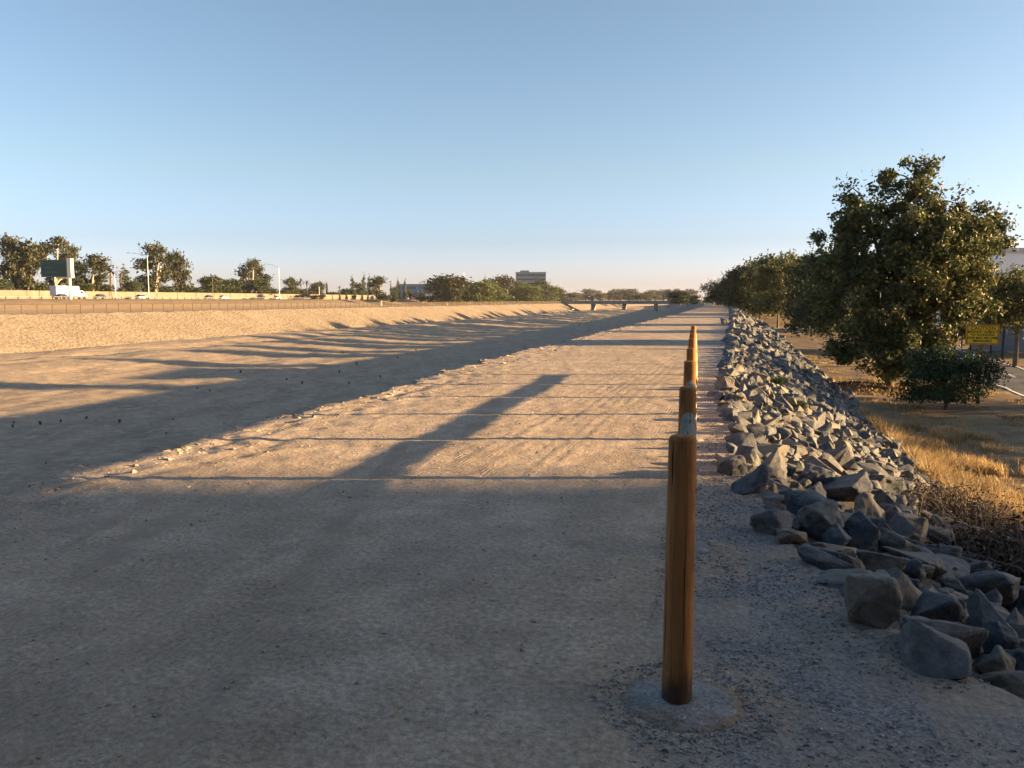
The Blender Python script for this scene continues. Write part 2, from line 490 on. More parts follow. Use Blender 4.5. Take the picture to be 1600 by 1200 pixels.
M_bark = simple('bark', (0.14, 0.11, 0.085), 0.95, var=0.35, scale=5)
M_pale = simple('pale_bark', (0.42, 0.35, 0.26), 0.9, var=0.25, scale=2)

def rock_mat(name, island):
    m, nt, b = new_mat(name, 0.75, 0.3)
    tc = nt.nodes.new('ShaderNodeTexCoord')
    if island:
        g = nt.nodes.new('ShaderNodeNewGeometry'); rnd = g.outputs['Random Per Island']; vec = g.outputs['Position']
    else:
        oi = nt.nodes.new('ShaderNodeObjectInfo'); rnd = oi.outputs['Random']
        vm = nt.nodes.new('ShaderNodeVectorMath'); vm.operation = 'ADD'
        cb = nt.nodes.new('ShaderNodeCombineXYZ')
        ml = nt.nodes.new('ShaderNodeMath'); ml.operation = 'MULTIPLY'; ml.inputs[1].default_value = 37.0
        nt.links.new(rnd, ml.inputs[0]); nt.links.new(ml.outputs[0], cb.inputs[0])
        g = nt.nodes.new('ShaderNodeNewGeometry')
        nt.links.new(g.outputs['Position'], vm.inputs[0]); nt.links.new(cb.outputs[0], vm.inputs[1]); vec = vm.outputs[0]
    r = nt.nodes.new('ShaderNodeValToRGB')
    e = r.color_ramp.elements
    cols = [(0.0, (0.050, 0.064, 0.086)), (0.25, (0.085, 0.098, 0.118)), (0.45, (0.150, 0.148, 0.145)), (0.60, (0.066, 0.084, 0.112)), (0.78, (0.105, 0.106, 0.108)), (0.93, (0.195, 0.165, 0.13)), (1.0, (0.14, 0.105, 0.08))]
    e[0].position, e[0].color = cols[0][0], cols[0][1] + (1,)
    e[1].position, e[1].color = cols[-1][0], cols[-1][1] + (1,)
    for p_, c_ in cols[1:-1]:
        k = e.new(p_); k.color = c_ + (1,)
    nt.links.new(rnd, r.inputs['Fac'])
    col = r.outputs['Color']
    col = mix(nt, ramp(nt, noise_n(nt, vec, 4.5, 6, 0.65, 0.8), 0.45, 0.8), col, (0.172, 0.162, 0.145))
    col = mix(nt, 0.55, col, ramp(nt, noise_n(nt, vec, 16, 7, 0.7), 0.25, 0.75), 'OVERLAY')
    vein = ramp(nt, noise_n(nt, vec, 3.2, 3, 0.5, 2.5), 0.485, 0.50)
    v2 = ramp(nt, noise_n(nt, vec, 3.2, 3, 0.5, 2.5), 0.50, 0.515)
    geo = g
    up = nt.nodes.new('ShaderNodeSeparateXYZ'); nt.links.new(geo.outputs['Normal'], up.inputs[0])
    # dust settles on upward faces
    dn = nt.nodes.new('ShaderNodeMath'); dn.operation = 'MULTIPLY'
    nt.links.new(ramp(nt, up.outputs['Z'], 0.45, 1.0), dn.inputs[0]); nt.links.new(ramp(nt, noise_n(nt, vec, 7, 5, 0.6), 0.35, 0.75), dn.inputs[1])
    col = mix(nt, dn.outputs[0], col, (0.185, 0.168, 0.14))
    nt.links.new(col, b.inputs['Base Color'])
    n1 = bump(nt, b, noise_n(nt, vec, 11, 7, 0.7, 0.4), 0.8, 0.035)
    bump(nt, b, noise_n(nt, vec, 55, 5, 0.7), 0.5, 0.007, n1)
    return m
M_rock = rock_mat('quarry_rock', False)
M_rocks = rock_mat('quarry_rock_mass', True)

# ------------------------------------------------------------------ the ground
VMAX = 1000.0
def b_r(v): v = np.clip(v, 0, VMAX); return 0.75e-4 * v * v        # the levee drifts left with distance
def b_l(v): v = np.clip(v, 0, VMAX); return 0.30e-4 * v * v
def u_left(v):
    return np.interp(v, [0, 12, 20, 60], [-6.1, -6.05, -6.5, -6.8]) - b_r(v) + 0.30 * pn(np.asarray(v) * 0.23, 3.3) + 0.34 * pn(np.asarray(v) * 0.9, 8.8) + 0.20 * pn(np.asarray(v) * 2.6, 1.8) + 0.10 * pn(np.asarray(v) * 7.1, 4.8)
def u_crest(v):
    return np.interp(v, [-50, 2.5, 3.2, 3.7, 4.4, 5.5, 7.6, 15, 28, 70, 1000], [2.8, 2.4, 1.5, 0.98, 0.66, 0.34, 0.06, -0.24, -0.36, -0.45, -0.5]) - b_r(v)
def u_toe(v): return u_crest(v) + 4.1
BED, ZR, ZBANK, ZFWY = -6.6, -1.8, -0.95, 1.95
def z_ground(u, v):
    u, v = np.broadcast_arrays(np.asarray(u, float), np.asarray(v, float))
    ul, uc = u_left(v), u_crest(v)
    z = np.zeros_like(u)
    near = np.exp(-np.clip(v, 0, None) / 40.0)
    # levee top
    micro = 0.009 * fbm(u * 5, v * 4, 5, 0.6) + 0.014 * fbm(u * 0.6, v * 0.35, 3)
    rutm = np.exp(-((u + 2.3 - 0.02 * v) / 0.9) ** 2) * sstep(5, 9, v) * (1 - sstep(18, 30, v))
    micro += rutm * 0.007 * np.sin(u * 40 + 3 * pn(u * 2, v * 0.4)) * (0.5 + pn(u * 3, v * 0.8))
    rough = sstep(ul + 2.2, ul + 0.2, u)
    micro += rough * 0.035 * fbm(u * 3.1, v * 2.4, 4, 0.6)
    micro += sstep(uc - 0.9, uc, u) * 0.02 * fbm(u * 7, v * 7, 3)
    z = z + micro
    # river side slope, with a crumbling lip
    t = ul - u
    sl = -(0.30 * sstep(0.0, 0.5, t) + (-BED - 0.30) * np.clip((t - 0.25) / 12.6, 0, 1))
    z = np.where(t > 0, z * np.exp(-t) + sl + 0.12 * sstep(0, 1, t) * fbm(u * 0.9, v * 0.6, 5, 0.6), z)
    bed = np.clip((t - 12.0) / 6, 0, 1)
    bn = 0.26 * fbm(u * 0.035, v * 0.014, 3) + 0.16 * fbm(u * 0.3, v * 0.12, 4) + 0.06 * fbm(u * 1.1, v * 0.5, 4, 0.65)
    # a low scarp wanders down the bed
    usc = -84 + 6 * pn(v * 0.012, 2.2) + 2.0 * pn(v * 0.08, 4.4) - b_l(v)
    bn = bn + (0.95 + 0.3 * pn(u * 0.15, v * 0.1)) * sstep(usc - 0.6, usc + 0.8, u) * (1 - sstep(usc + 6, usc + 24, u))
    usc2 = -99 + 5 * pn(v * 0.010, 7.2) + 1.6 * pn(v * 0.11, 9.4) - b_l(v)
    bn = bn + 0.8 * sstep(usc2 - 0.6, usc2 + 0.8, u) * (1 - sstep(usc2 + 4, usc2 + 14, u))
    z = z + np.where(t > 0, bed * bn, 0)
    # far bank
    ub = -111.0 - b_l(v)
    w = ub - u
    z = np.where(w > 0, BED + (ZBANK - BED) * np.clip(w / 12.5, 0, 1) + 0.16 * fbm(u * 0.6, v * 0.4, 4) * (w < 13) + bed * bn * np.exp(-w), z)
    z = np.where(w > 55, ZBANK + (ZFWY - ZBANK) * sstep(55, 72, w) + 0.1 * fbm(u * 0.3, v * 0.2, 2) * (w < 73), z)
    # trail side slope
    s = u - uc
    z = np.where(s > 0, micro * np.exp(-s * 2) + ZR * np.clip(s / 3.9, 0, 1) ** 1.1 + sstep(3, 6, s) * 0.07 * fbm(u * 0.5, v * 0.5, 4), z)
    return z
def zg(x, y):
    u, v = UV(x, y)
    return float(z_ground(u, v))
def on_ground(px, py, z0=0.0):
    z = z0
    for _ in range(25):
        p = at(px, py, z)
        z = 0.6 * z + 0.4 * zg(p.x, p.y)
    p = at(px, py, z)
    return Vector((p.x, p.y, zg(p.x, p.y)))

def v_rows():
    vs = list(np.linspace(-90, 1.4, 26))
    v = 1.4
    while v < 5000:
        v += max(0.065, v / 125.0)
        vs.append(v)
    return np.array(vs)
VR = v_rows()
def strip(name, edge0, edge1, ncol, mat, attr=None, power=1.0, hide=None):
    """one sheet of ground between two edge functions of v"""
    a = np.linspace(0, 1, ncol) ** power
    E0, E1 = edge0(VR), edge1(VR)
    U = E0[:, None] + (E1 - E0)[:, None] * a[None, :]
    Vv = np.repeat(VR[:, None], ncol, 1)
    Z = z_ground(U, Vv)
    X, Y = U * CT + Vv * ST, -U * ST + Vv * CT
    P = np.stack([X, Y, Z], -1).reshape(-1, 3)
    nr = len(VR)
    i = np.arange(nr - 1)[:, None] * ncol + np.arange(ncol - 1)[None, :]
    Fq = np.stack([i, i + 1, i + ncol + 1, i + ncol], -1).reshape(-1, 4)
    m = MB(); m.add(P, Fq)
    o = m.build(name, mat, smooth=True)
    tag(o, kind='structure')
    if attr:
        at_ = o.data.attributes.new('gravel', 'FLOAT', 'POINT')
        at_.data.foreach_set('value', attr(U, Vv).ravel().astype(np.float32))
    return o
e_far = lambda v: -2500.0 + 0 * v
e_fwy1 = lambda v: -214.0 - b_l(v)
e_fwy0 = lambda v: -186.0 - b_l(v)
e_bank = lambda v: -123.5 - b_l(v)
e_btoe = lambda v: -111.0 - b_l(v)
e_ntoe = lambda v: u_left(v) - 12.9
e_near = lambda v: u_left(v) - 0.0
e_toe = lambda v: u_toe(v)
e_bk0 = lambda v: 9.45 + 0.05 * (v - 30)
e_bk1 = lambda v: 12.75 + 0.05 * (v - 30)
e_rf = lambda v: 2500.0 + 0 * v
def bk(e): return lambda v: np.minimum(np.maximum(e(v), u_toe(v) + (1.0 if e is e_bk0 else 4.0)), 60 + (0 if e is e_bk0 else 3.3)) 
post_u = lambda v: np.interp(v, [0, 3.3, 17.8, 40], [-0.05, -0.22, -1.04, -1.6])
strip('trail_ground', e_near, lambda v: u_crest(v), 112, M_path,
      attr=lambda U, V: np.clip(sstep(post_u(V) - 0.25, post_u(V) + 0.35, U) * 1.0 + 0.35 * sstep(u_left(V) + 2.0, u_left(V), U), 0, 1))
strip('river_side_slope', e_ntoe, e_near, 34, M_slope)
strip('river_bed', e_btoe, e_ntoe, 130, M_bed)
strip('far_bank', e_bank, e_btoe, 14, M_bank)
strip('far_verge', e_fwy0, e_bank, 22, M_plain)
strip('freeway', e_fwy1, e_fwy0, 3, M_fwy)
strip('far_plain', e_far, e_fwy1, 12, M_plain, power=0.4)
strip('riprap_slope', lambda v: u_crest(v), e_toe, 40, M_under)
strip('dry_grass_verge', e_toe, bk(e_bk0), 46, M_dry)
strip('bikeway', bk(e_bk0), bk(e_bk1), 4, M_asph)
strip('roadside_ground', bk(e_bk1), e_rf, 16, M_dry, power=2.6)

def line_strip(name, uf, width, v0, v1, lift=0.02, dash=None):
    m = MB()
    v = v0
    while v < v1:
        step = 1.0 if v < 80 else 6.0
        if dash is None or (v % dash[0]) < dash[1]:
            P = []
            for vv, dd in ((v, -1), (v, 1), (v + step, 1), (v + step, -1)):
                u = float(uf(np.array([vv]))[0]) + dd * width / 2
                x, y = W(u, vv)
                P.append((x, y, float(z_ground(u, vv)) + lift))
            m.add(P, [(0, 1, 2, 3)])
        v += step
    o = m.build(name, M_line)
    tag(o, kind='structure')
line_strip('bikeway_edge_line', lambda v: bk(e_bk0)(v) + 0.12, 0.11, 8, 200)
line_strip('bikeway_edge_line', lambda v: bk(e_bk1)(v) - 0.12, 0.11, 8, 200)
line_strip('bikeway_centre_line', lambda v: (bk(e_bk0)(v) + bk(e_bk1)(v)) / 2, 0.10, 8, 200, dash=(4, 1.2))

# ------------------------------------------------------------------ rocks
random.seed(11)
def rock_mesh(seed, detail, mat=None):
    rng = random.Random(seed)
    bm = bmesh.new()
    n = rng.randint(11, 16)
    for i in range(n):
        v = Vector((rng.gauss(0, 1), rng.gauss(0, 1), rng.gauss(0, 1))).normalized()
        v = Vector([math.copysign(abs(c) ** 0.62, c) for c in v]) * rng.uniform(0.66, 1.0)
        bm.verts.new(v * 0.5)
    res = bmesh.ops.convex_hull(bm, input=bm.verts)
    bmesh.ops.delete(bm, geom=[q for q in bm.verts if not q.link_faces], context='VERTS')
    bmesh.ops.recalc_face_normals(bm, faces=bm.faces)
    if detail > 0:
        bmesh.ops.bevel(bm, geom=list(bm.edges), offset=0.022, segments=1, affect='EDGES', profile=0.6)
        bmesh.ops.triangulate(bm, faces=bm.faces)
        for _ in range(detail):
            long = [e for e in bm.edges if e.calc_length() > (0.10 if detail == 1 else 0.055)]
            bmesh.ops.subdivide_edges(bm, edges=long, cuts=1, use_grid_fill=False)
            bmesh.ops.triangulate(bm, faces=bm.faces)
        off = Vector((seed * 3.7, seed * 1.3, 0))
        bm.normal_update()
        amp = 0.05
        disp = {}
        for v in bm.verts:
            q = v.co
            a = mnoise.fractal(q * 2.6 + off, 0.9, 2.1, 4) * amp
            c = mnoise.noise(q * 9 + off) * 0.010
            st = abs(mnoise.noise(Vector((q.x * 2, q.y * 2, q.z * 9)) + off)) * 0.022
            disp[v] = v.normal * (a + c - st)
        for v, d in disp.items():
            v.co += d
    me = bpy.data.meshes.new('rock')
    bm.to_mesh(me); bm.free()
    if detail > 0:
        me.polygons.foreach_set('use_smooth', [True] * len(me.polygons))
        me.set_sharp_from_angle(angle=R(24))
    me.materials.append(mat or M_rock)
    return me
HI = [rock_mesh(100 + i, 3) for i in range(14)]
MID = [rock_mesh(200 + i, 1) for i in range(20)]
LOW = [rock_mesh(300 + i, 0, M_rocks) for i in range(16)]

rocks = []          # (x, y, radius) of those placed
def put_rock(me, p, size, rng, label, group, name='boulder', rot=None, sink=0.28):
    o = link(name, me)
    o.rotation_euler = rot or (rng.uniform(-0.5, 0.5), rng.uniform(-0.5, 0.5), rng.uniform(0, 6.28))
    o.scale = size
    o.location = (p.x, p.y, p.z + size[2] * (0.5 - sink))
    tag(o, label, 'boulder', group)
    rocks.append((p.x, p.y, 0.5 * max(size[0], size[1])))
    return o
rng = random.Random(5)
hand = [  # px, py (where it sits), width px, height/width, label
    (1457, 1048, 132, 0.62, 'brown rounded boulder lowest in the shaded rock pile, nearest the camera'),
    (1562, 1048, 118, 0.80, 'blue-grey boulder at the right end of the nearest rocks'),
    (1372, 975, 122, 0.85, 'tall grey boulder left of the brown one at the edge of the gravel'),
    (1405, 950, 92, 0.9, 'pointed pale-faced boulder standing behind the tall grey one'),
    (1468, 965, 96, 0.62, 'dark boulder wedged behind the brown nearest one'),
    (1530, 940, 120, 0.5, 'long flat dusty boulder at the bottom of the shaded rock pile'),
    (1590, 965, 90, 0.6, 'grey boulder cut by the right edge above the blue-grey one'),
    (1425, 897, 100, 0.55, 'flat slab of rock beside the gravel below the bluish middle boulders'),
    (1215, 840, 95, 0.62, 'dark grey boulder alone at the foot of the gravel, left tip of the pile'),
    (1255, 820, 95, 0.66, 'slanting pale-topped boulder right of the dark left tip rock'),
    (1310, 790, 100, 0.6, 'smooth grey boulder in the middle of the shaded pile'),
    (1335, 850, 88, 0.55, 'broad grey boulder below the smooth middle one'),
    (1395, 875, 82, 0.66, 'blue-grey block beside the tan boulder at mid slope'),
    (1420, 850, 80, 0.8, 'tan sandstone-coloured boulder among the dark ones'),
    (1480, 850, 70, 0.7, 'rounded dark boulder at the foot of the shaded slope'),
    (1175, 775, 80, 0.62, 'grey boulder on the crest where the shade begins'),
    (1215, 760, 82, 0.7, 'jagged dark boulder right of the crest rock at the shade line'),
    (1270, 765, 80, 0.6, 'wedge of grey rock just inside the shade'),
    (1365, 770, 95, 0.5, 'long low slab on the outer part of the shaded slope'),
    (1145, 748, 55, 0.9, 'upright tan rock at the edge of the path at the shade line'),
]
for i, (px, py, wpx, hr, lab) in enumerate(hand):
    p = on_ground(px, py - 8)
    s = wpx * 1.02 * p.y / F_PX
    o = put_rock(HI[i % len(HI)], p, (s * 1.1, s * rng.uniform(0.85, 1.15), s * hr * 1.15), rng, lab, 'shaded riprap boulders nearest the camera')
p = on_ground(1132, 506)
put_rock(MID[3], p, (0.9, 0.8, 0.5), rng, 'lone dark rock lying out on the far trail, left of the rock slope', None)
p = on_ground(1497, 757)
o = put_rock(HI[4], p, (0.62, 0.5, 0.34), rng, 'single grey rock lying out in the dry grass beside the rock slope', None)
p = on_ground(1285, 912)
o = put_rock(HI[6], p, (0.09, 0.07, 0.04), rng, 'small flat dark stone lying alone on the gravel', None, name='stone')

# dart throwing over the slope
cand = []
v = 1.5
grid = {}
def free(x, y, r):
    k = (int(x // 1.2), int(y // 1.2))
    for a in (-1, 0, 1):
        for b in (-1, 0, 1):
            for (qx, qy, qr) in grid.get((k[0] + a, k[1] + b), ()):
                if (qx - x) ** 2 + (qy - y) ** 2 < (0.64 * (qr + r)) ** 2: return False
    return True
def put(x, y, r): grid.setdefault((int(x // 1.2), int(y // 1.2)), []).append((x, y, r))
for q in rocks: put(*q)
vmax = 330.0
tries = 0
def slope_rocks(v0, v1, dens, rmin, rmax):
    out = []
    n = int((v1 - v0) * 4.2 * dens)
    for _ in range(n):
        v = rng.uniform(v0, v1)
        a = rng.uniform(-0.02, 1.0)
        if a > 0.88 and rng.random() < 0.5: continue
        u = float(u_crest(v)) + 0.18 * float(pn(v * 0.7, 5.5)) + 4.05 * a
        r = rng.uniform(rmin, rmax) * (0.8 + 0.5 * rng.random() ** 3)
        x, y = W(u, v)
        # near the camera the gravel shoulder stays free of rocks
        if y < 3.2: continue
        if not free(x, y, r): continue
        put(x, y, r)
        out.append((x, y, r, v, a))
    return out
allr = slope_rocks(2.8, 9, 120, 0.10, 0.25) + slope_rocks(9, 28, 95, 0.09, 0.21) + slope_rocks(28, 70, 34, 0.15, 0.30)
farr = slope_rocks(70, 330, 7, 0.28, 0.5)
allr.sort(key=lambda q: -q[2] / math.hypot(q[0], q[1]))
indiv = [q for q in allr if q[1] * 0.66 > abs(q[0])][:275]
ids = set(id(q) for q in indiv)
rest = [q for q in allr if id(q) not in ids] + farr
tone_w = ['bluish grey', 'dark grey', 'dusty tan-grey']
for q in indiv:
    x, y, r, v, a = q
    kk = int(round((y - 3.07) / 2.04))
    ords = ['first', 'second', 'third', 'fourth', 'fifth', 'sixth', 'seventh', 'last']
    zn = ('level with the %s fence post' % ords[max(0, kk)]) if kk <= 7 else ('just past the last fence post' if y < 22 else 'well past the last fence post')
    row_ = 'crest' if a < 0.3 else ('middle' if a < 0.66 else 'foot')
    sh_ = rng.choice(['blocky', 'flat-lying', 'pointed'])
    k = 'large' if r > 0.25 else ('middling' if r > 0.18 else 'small')
    label = '%s %s boulder at the %s of the rock slope, %s' % (k, sh_, row_, zn)
    size = (2 * r * rng.uniform(1.1, 1.6), 2 * r * rng.uniform(0.8, 1.1), 2 * r * rng.uniform(0.55, 0.9))
    if sh_ == 'flat-lying': size = (size[0] * 1.1, size[1], size[2] * 0.7)
    if sh_ == 'pointed': size = (size[0] * 0.85, size[1] * 0.9, size[2] * 1.25)
    me = HI[rng.randrange(len(HI))] if y < 8 else MID[rng.randrange(len(MID))]
    put_rock(me, Vector((x, y, zg(x, y))), size, rng, label, label.replace('boulder', 'boulders'), rot=((rng.uniform(-0.25, 0.25), rng.uniform(-0.25, 0.25), rng.uniform(0, 6.28)) if sh_ == 'flat-lying' else (rng.uniform(-0.7, 0.7), rng.uniform(-0.7, 0.7), rng.uniform(0, 6.28))), sink=0.48 if (a < 0.25 and y > 6) else 0.3)
def rock_mass(name, lst, meshes):
    m = MB()
    cache = []
    for me in meshes:
        V = np.array([tuple(v.co) for v in me.vertices]); F = np.array([tuple(p.vertices) for p in me.polygons if len(p.vertices) == 3])
        cache.append((V, F))
    for (x, y, r, v, a) in lst:
        V, F = cache[rng.randrange(len(cache))]
        M = Matrix.Rotation(rng.uniform(0, 6.28), 3, 'Z') @ Matrix.Rotation(rng.uniform(-1.2, 1.2), 3, 'X') @ Matrix.Rotation(rng.uniform(-0.6, 0.6), 3, 'Y')
        S = np.array([2 * r * rng.uniform(1, 1.4), 2 * r * rng.uniform(0.8, 1.1), 2 * r * rng.uniform(0.6, 0.95)])
        m.add((V * S) @ np.array(M).T + np.array([x, y, zg(x, y) + r * 0.22]), F)
    return m.build(name, M_rocks)
o = rock_mass('riprap', rest, LOW)
tag(o, 'sunlit and shaded angular riprap covering the rest of the rock slope', 'riprap', kind='stuff')

# loose gravel, pebbles and clods (real geometry, one object each)
def scatter_mass(name, pts, meshes, mat, lift=0.2):
    m = MB()
    cache = []
    for me in meshes:
        V = np.array([tuple(v.co) for v in me.vertices]); F = np.array([tuple(p.vertices) for p in me.polygons if len(p.vertices) == 3])
        cache.append((V, F))
    rs = np.random.RandomState(3)
    pts = np.array(pts)
    us = pts[:, 0] * CT - pts[:, 1] * ST; vs = pts[:, 0] * ST + pts[:, 1] * CT
    zz = z_ground(us, vs)
    for i, (x, y, r) in enumerate(pts):
        V, F = cache[rs.randint(len(cache))]
        a = rs.rand() * 6.28
        ca, sa = math.cos(a), math.sin(a)
        Q = V * np.array([2 * r * (0.9 + 0.6 * rs.rand()), 2 * r, 2 * r * (0.45 + 0.4 * rs.rand())])
        Q = np.stack([Q[:, 0] * ca - Q[:, 1] * sa, Q[:, 0] * sa + Q[:, 1] * ca, Q[:, 2]], 1)
        m.add(Q + np.array([x, y, zz[i] + r * lift]), F)
    return m.build(name, mat)
def tiny_mesh(seed):
    rg = random.Random(seed); bm = bmesh.new()
    for i in range(7):
        v = Vector((rg.gauss(0, 1), rg.gauss(0, 1), rg.gauss(0, 1))).normalized() * rg.uniform(0.75, 1)
        bm.verts.new(v * 0.5)
    bmesh.ops.convex_hull(bm, input=bm.verts)
    me = bpy.data.meshes.new('pebble'); bm.to_mesh(me); bm.free(); return me
TINY = [tiny_mesh(i) for i in range(10)]
rs = np.random.RandomState(21)
pts = []
while len(pts) < 30000:
    v = 2.0 + 9 * rs.rand() ** 1.6
    pu = float(post_u(v)); uc = float(u_crest(v))
    u = pu - 0.15 + (uc + 0.9 - pu) * rs.rand()
    x, y = W(u, v)
    if pn(u * 1.6, v * 1.6) + 0.25 * rs.rand() < 0.0: continue
    pts.append((x, y, 0.0035 + 0.010 * rs.rand() ** 3))
for i in range(1400):
    a_ = rs.rand() * 6.28; q_ = 0.20 + 0.16 * rs.rand()
    pts.append((0.68 + q_ * math.cos(a_), 3.065 + q_ * math.sin(a_), 0.003 + 0.008 * rs.rand() ** 2))
M_grav = leaf_mat('loose_gravel', [(0.11, 0.11, 0.12), (0.20, 0.195, 0.20), (0.30, 0.28, 0.26), (0.22, 0.21, 0.205)], 0.0)
o = scatter_mass('gravel', pts, TINY, M_grav)
tag(o, 'loose grey gravel between the wooden posts and the boulders', 'gravel', kind='stuff')
pts = []
while len(pts) < 10000:
    v = 2.0 + 22 * rs.rand() ** 1.3
    u = -6.6 + 6.2 * rs.rand()
    x, y = W(u, v)
    if pn(u * 0.8, v * 0.5) + 0.5 * rs.rand() < 0.1: continue
    pts.append((x, y, 0.003 + 0.014 * rs.rand() ** 6))
M_clod = dirt_mat('clod_earth', (0.40, 0.32, 0.24), (0.34, 0.27, 0.20), (0.47, 0.38, 0.28))
o = scatter_mass('pebbles', pts, TINY, M_clod)
tag(o, 'scattered pebbles and crumbs of earth on the packed trail', 'pebbles', kind='stuff')
pts = []
for i in range(2100):
    v = 4 + 90 * rs.rand() ** 1.5
    if pn(v * 0.6, 31.0) + 0.35 * rs.rand() < 0.02: continue
    u = float(u_left(v)) + abs(rs.randn()) * 0.5 - 0.15
    x, y = W(u, v)
    pts.append((x, y, 0.010 + 0.065 * rs.rand() ** 4))
o = scatter_mass('earth_clods', pts, TINY, M_clod, lift=0.0)
tag(o, 'crumbling clods of pale earth along the river edge of the trail', 'clods', kind='stuff')

# ------------------------------------------------------------------ wooden post and rail fence
fence_t = empty('post_and_rail_fence', (0.66, 3.07, 0))
tag(fence_t, 'brown wooden post and rail fence receding along the right side of the dirt trail', 'wooden fence')
def post_xy(k):
    y = 3.07 + 2.04 * k
    return 0.66 + (y - 3.07) * 0.2277, y
rp = random.Random(3)
posts = []
def post_mesh(k):
    m = MB()
    sides, H = 40, (1.085 if k == 0 else 1.05)
    V, F = [], []
    zs = [-0.05, 0.0, 0.05, 0.15, 0.3, 0.45, 0.6, 0.75, 0.9, 0.98, H - 0.018, H - 0.006, H]
    for j, z in enumerate(zs):
        r = 0.060 - 0.006 * z
        if j == len(zs) - 2: r -= 0.004
        if j == len(zs) - 1: r -= 0.012
        for s in range(sides):
            a = 2 * math.pi * s / sides
            rr = r * (1 + 0.025 * mnoise.noise(Vector((math.cos(a) * 1.2, math.sin(a) * 1.2, z * 1.3 + k * 5))) + 0.012 * mnoise.noise(Vector((math.cos(a) * 6, math.sin(a) * 6, z * 0.8 + k * 9))))
            if k == 0:                                       # a long drying split on the sunny side
                da = abs(((a - 5.75 + 0.15 * math.sin(z * 4)) + math.pi) % (2 * math.pi) - math.pi)
                if da < 0.12: rr -= 0.010 * (1 - da / 0.12) * min(1, max(0, (z - 0.15) * 3))
            V.append((math.cos(a) * rr, math.sin(a) * rr, z))
    for j in range(len(zs) - 1):
        for s in range(sides):
            s2 = (s + 1) % sides
            F.append((j * sides + s, j * sides + s2, (j + 1) * sides + s2, (j + 1) * sides + s))
    m.add(V, F)
    ring = V[-sides:] + [(0, 0, H + 0.002)]
    m.add(ring, [(s, (s + 1) % sides, sides) for s in range(sides)])
    return m.mesh('post', M_wood, smooth=True)
PM = [post_mesh(0), post_mesh(1), post_mesh(2)]
for me in PM: me.set_sharp_from_angle(angle=R(40))
def footing_mesh(seed, R0):
    m = MB(); V = []; F = []; n = 48
    rings = [0.0, 0.35, 0.6, 0.78, 0.92, 1.0, 1.03]
    hz = [0.030, 0.029, 0.026, 0.021, 0.013, 0.0, -0.04]
    for j, rr in enumerate(rings):
        for s in range(n):
            a = 2 * math.pi * s / n
            q = R0 * rr * (1 + 0.16 * mnoise.noise(Vector((math.cos(a) * 1.1 + seed, math.sin(a) * 1.1, 0))) + 0.09 * mnoise.noise(Vector((math.cos(a) * 4, math.sin(a) * 4, seed))) + 0.03 * mnoise.noise(Vector((math.cos(a) * 12, math.sin(a) * 12, seed))))
            V.append((q * math.cos(a), q * math.sin(a), hz[j] + 0.006 * mnoise.noise(Vector((q * math.cos(a) * 14, q * math.sin(a) * 14, seed)))))
    for j in range(len(rings) - 1):
        for s in range(n):
            s2 = (s + 1) % n
            F.append((j * n + s, (j + 1) * n + s, (j + 1) * n + s2, j * n + s2))
    m.add(V, F)
    return m.mesh('footing', M_foot, smooth=True)
FM = [footing_mesh(1.2, 0.245), footing_mesh(3.4, 0.16), footing_mesh(7.7, 0.13)]
for k in range(8):
    x, y = post_xy(k)
    z = zg(x, y)
    o = link('post', PM[min(k, 2)], fence_t)
    o.location = (x - 0.66, y - 3.07, z)
    o.rotation_euler = (rp.uniform(-0.008, 0.008), rp.uniform(-0.008, 0.008), 0 if k == 0 else rp.uniform(0, 6))
    f = link('footing', FM[min(k, 2)], o)
    f.location = (0.02 if k == 0 else 0.03, -0.005, -0.005 if k == 0 else -0.015)
    if k: o.rotation_euler = (0, 0, 0)
    if k == 0:
        m = MB()
        V, F = [], []
        for j, (rr, zz) in enumerate(((0.006, 0.0), (0.006, 0.006), (0.014, 0.006), (0.015, 0.0))):
            for s in range(16):
                a = 2 * math.pi * s / 16; V.append((rr * math.cos(a), rr * math.sin(a), zz))
        for j in range(3):
            for s in range(16): F.append((j * 16 + s, j * 16 + (s + 1) % 16, (j + 1) * 16 + (s + 1) % 16, (j + 1) * 16 + s))
        m.add(V, F)
        w = m.build('washer', M_metal, o); w.location = (-0.015, -0.165, 0.028); w['label'] = 'round metal survey washer set in the footing'
# rails
rm = MB()
pts_r = [(0, 0, 0.05 + 1.94 * i / 10) for i in range(11)]
rm.tube(pts_r, [0.046 + 0.003 * math.sin(i * 1.7) for i in range(11)], 20)
RME = rm.mesh('rail', M_rail, smooth=True)
RMG = rm.mesh('rail', M_greyrail, smooth=True)
for me in (RME, RMG): me.set_sharp_from_angle(angle=R(50))
for k in range(7):
    x0, y0 = post_xy(k); x1, y1 = post_xy(k + 1)
    for zr in (0.86, 0.43):
        o = link('rail', RMG if k < 2 else RME, fence_t)
        d = Vector((x1 - x0, y1 - y0, rp.uniform(-0.01, 0.01)))
        o.location = (x0 - 0.66 + 0.024, y0 - 3.07, zg(x0, y0) + zr)
        if k < 2: o.location.x -= 0.012
        o.rotation_mode = 'QUATERNION'
        o.rotation_quaternion = d.to_track_quat('Z', 'Y')
        if k < 2 and zr > 0.5:
            o['label'] = 'grey weathered upper rail with a drying crack'

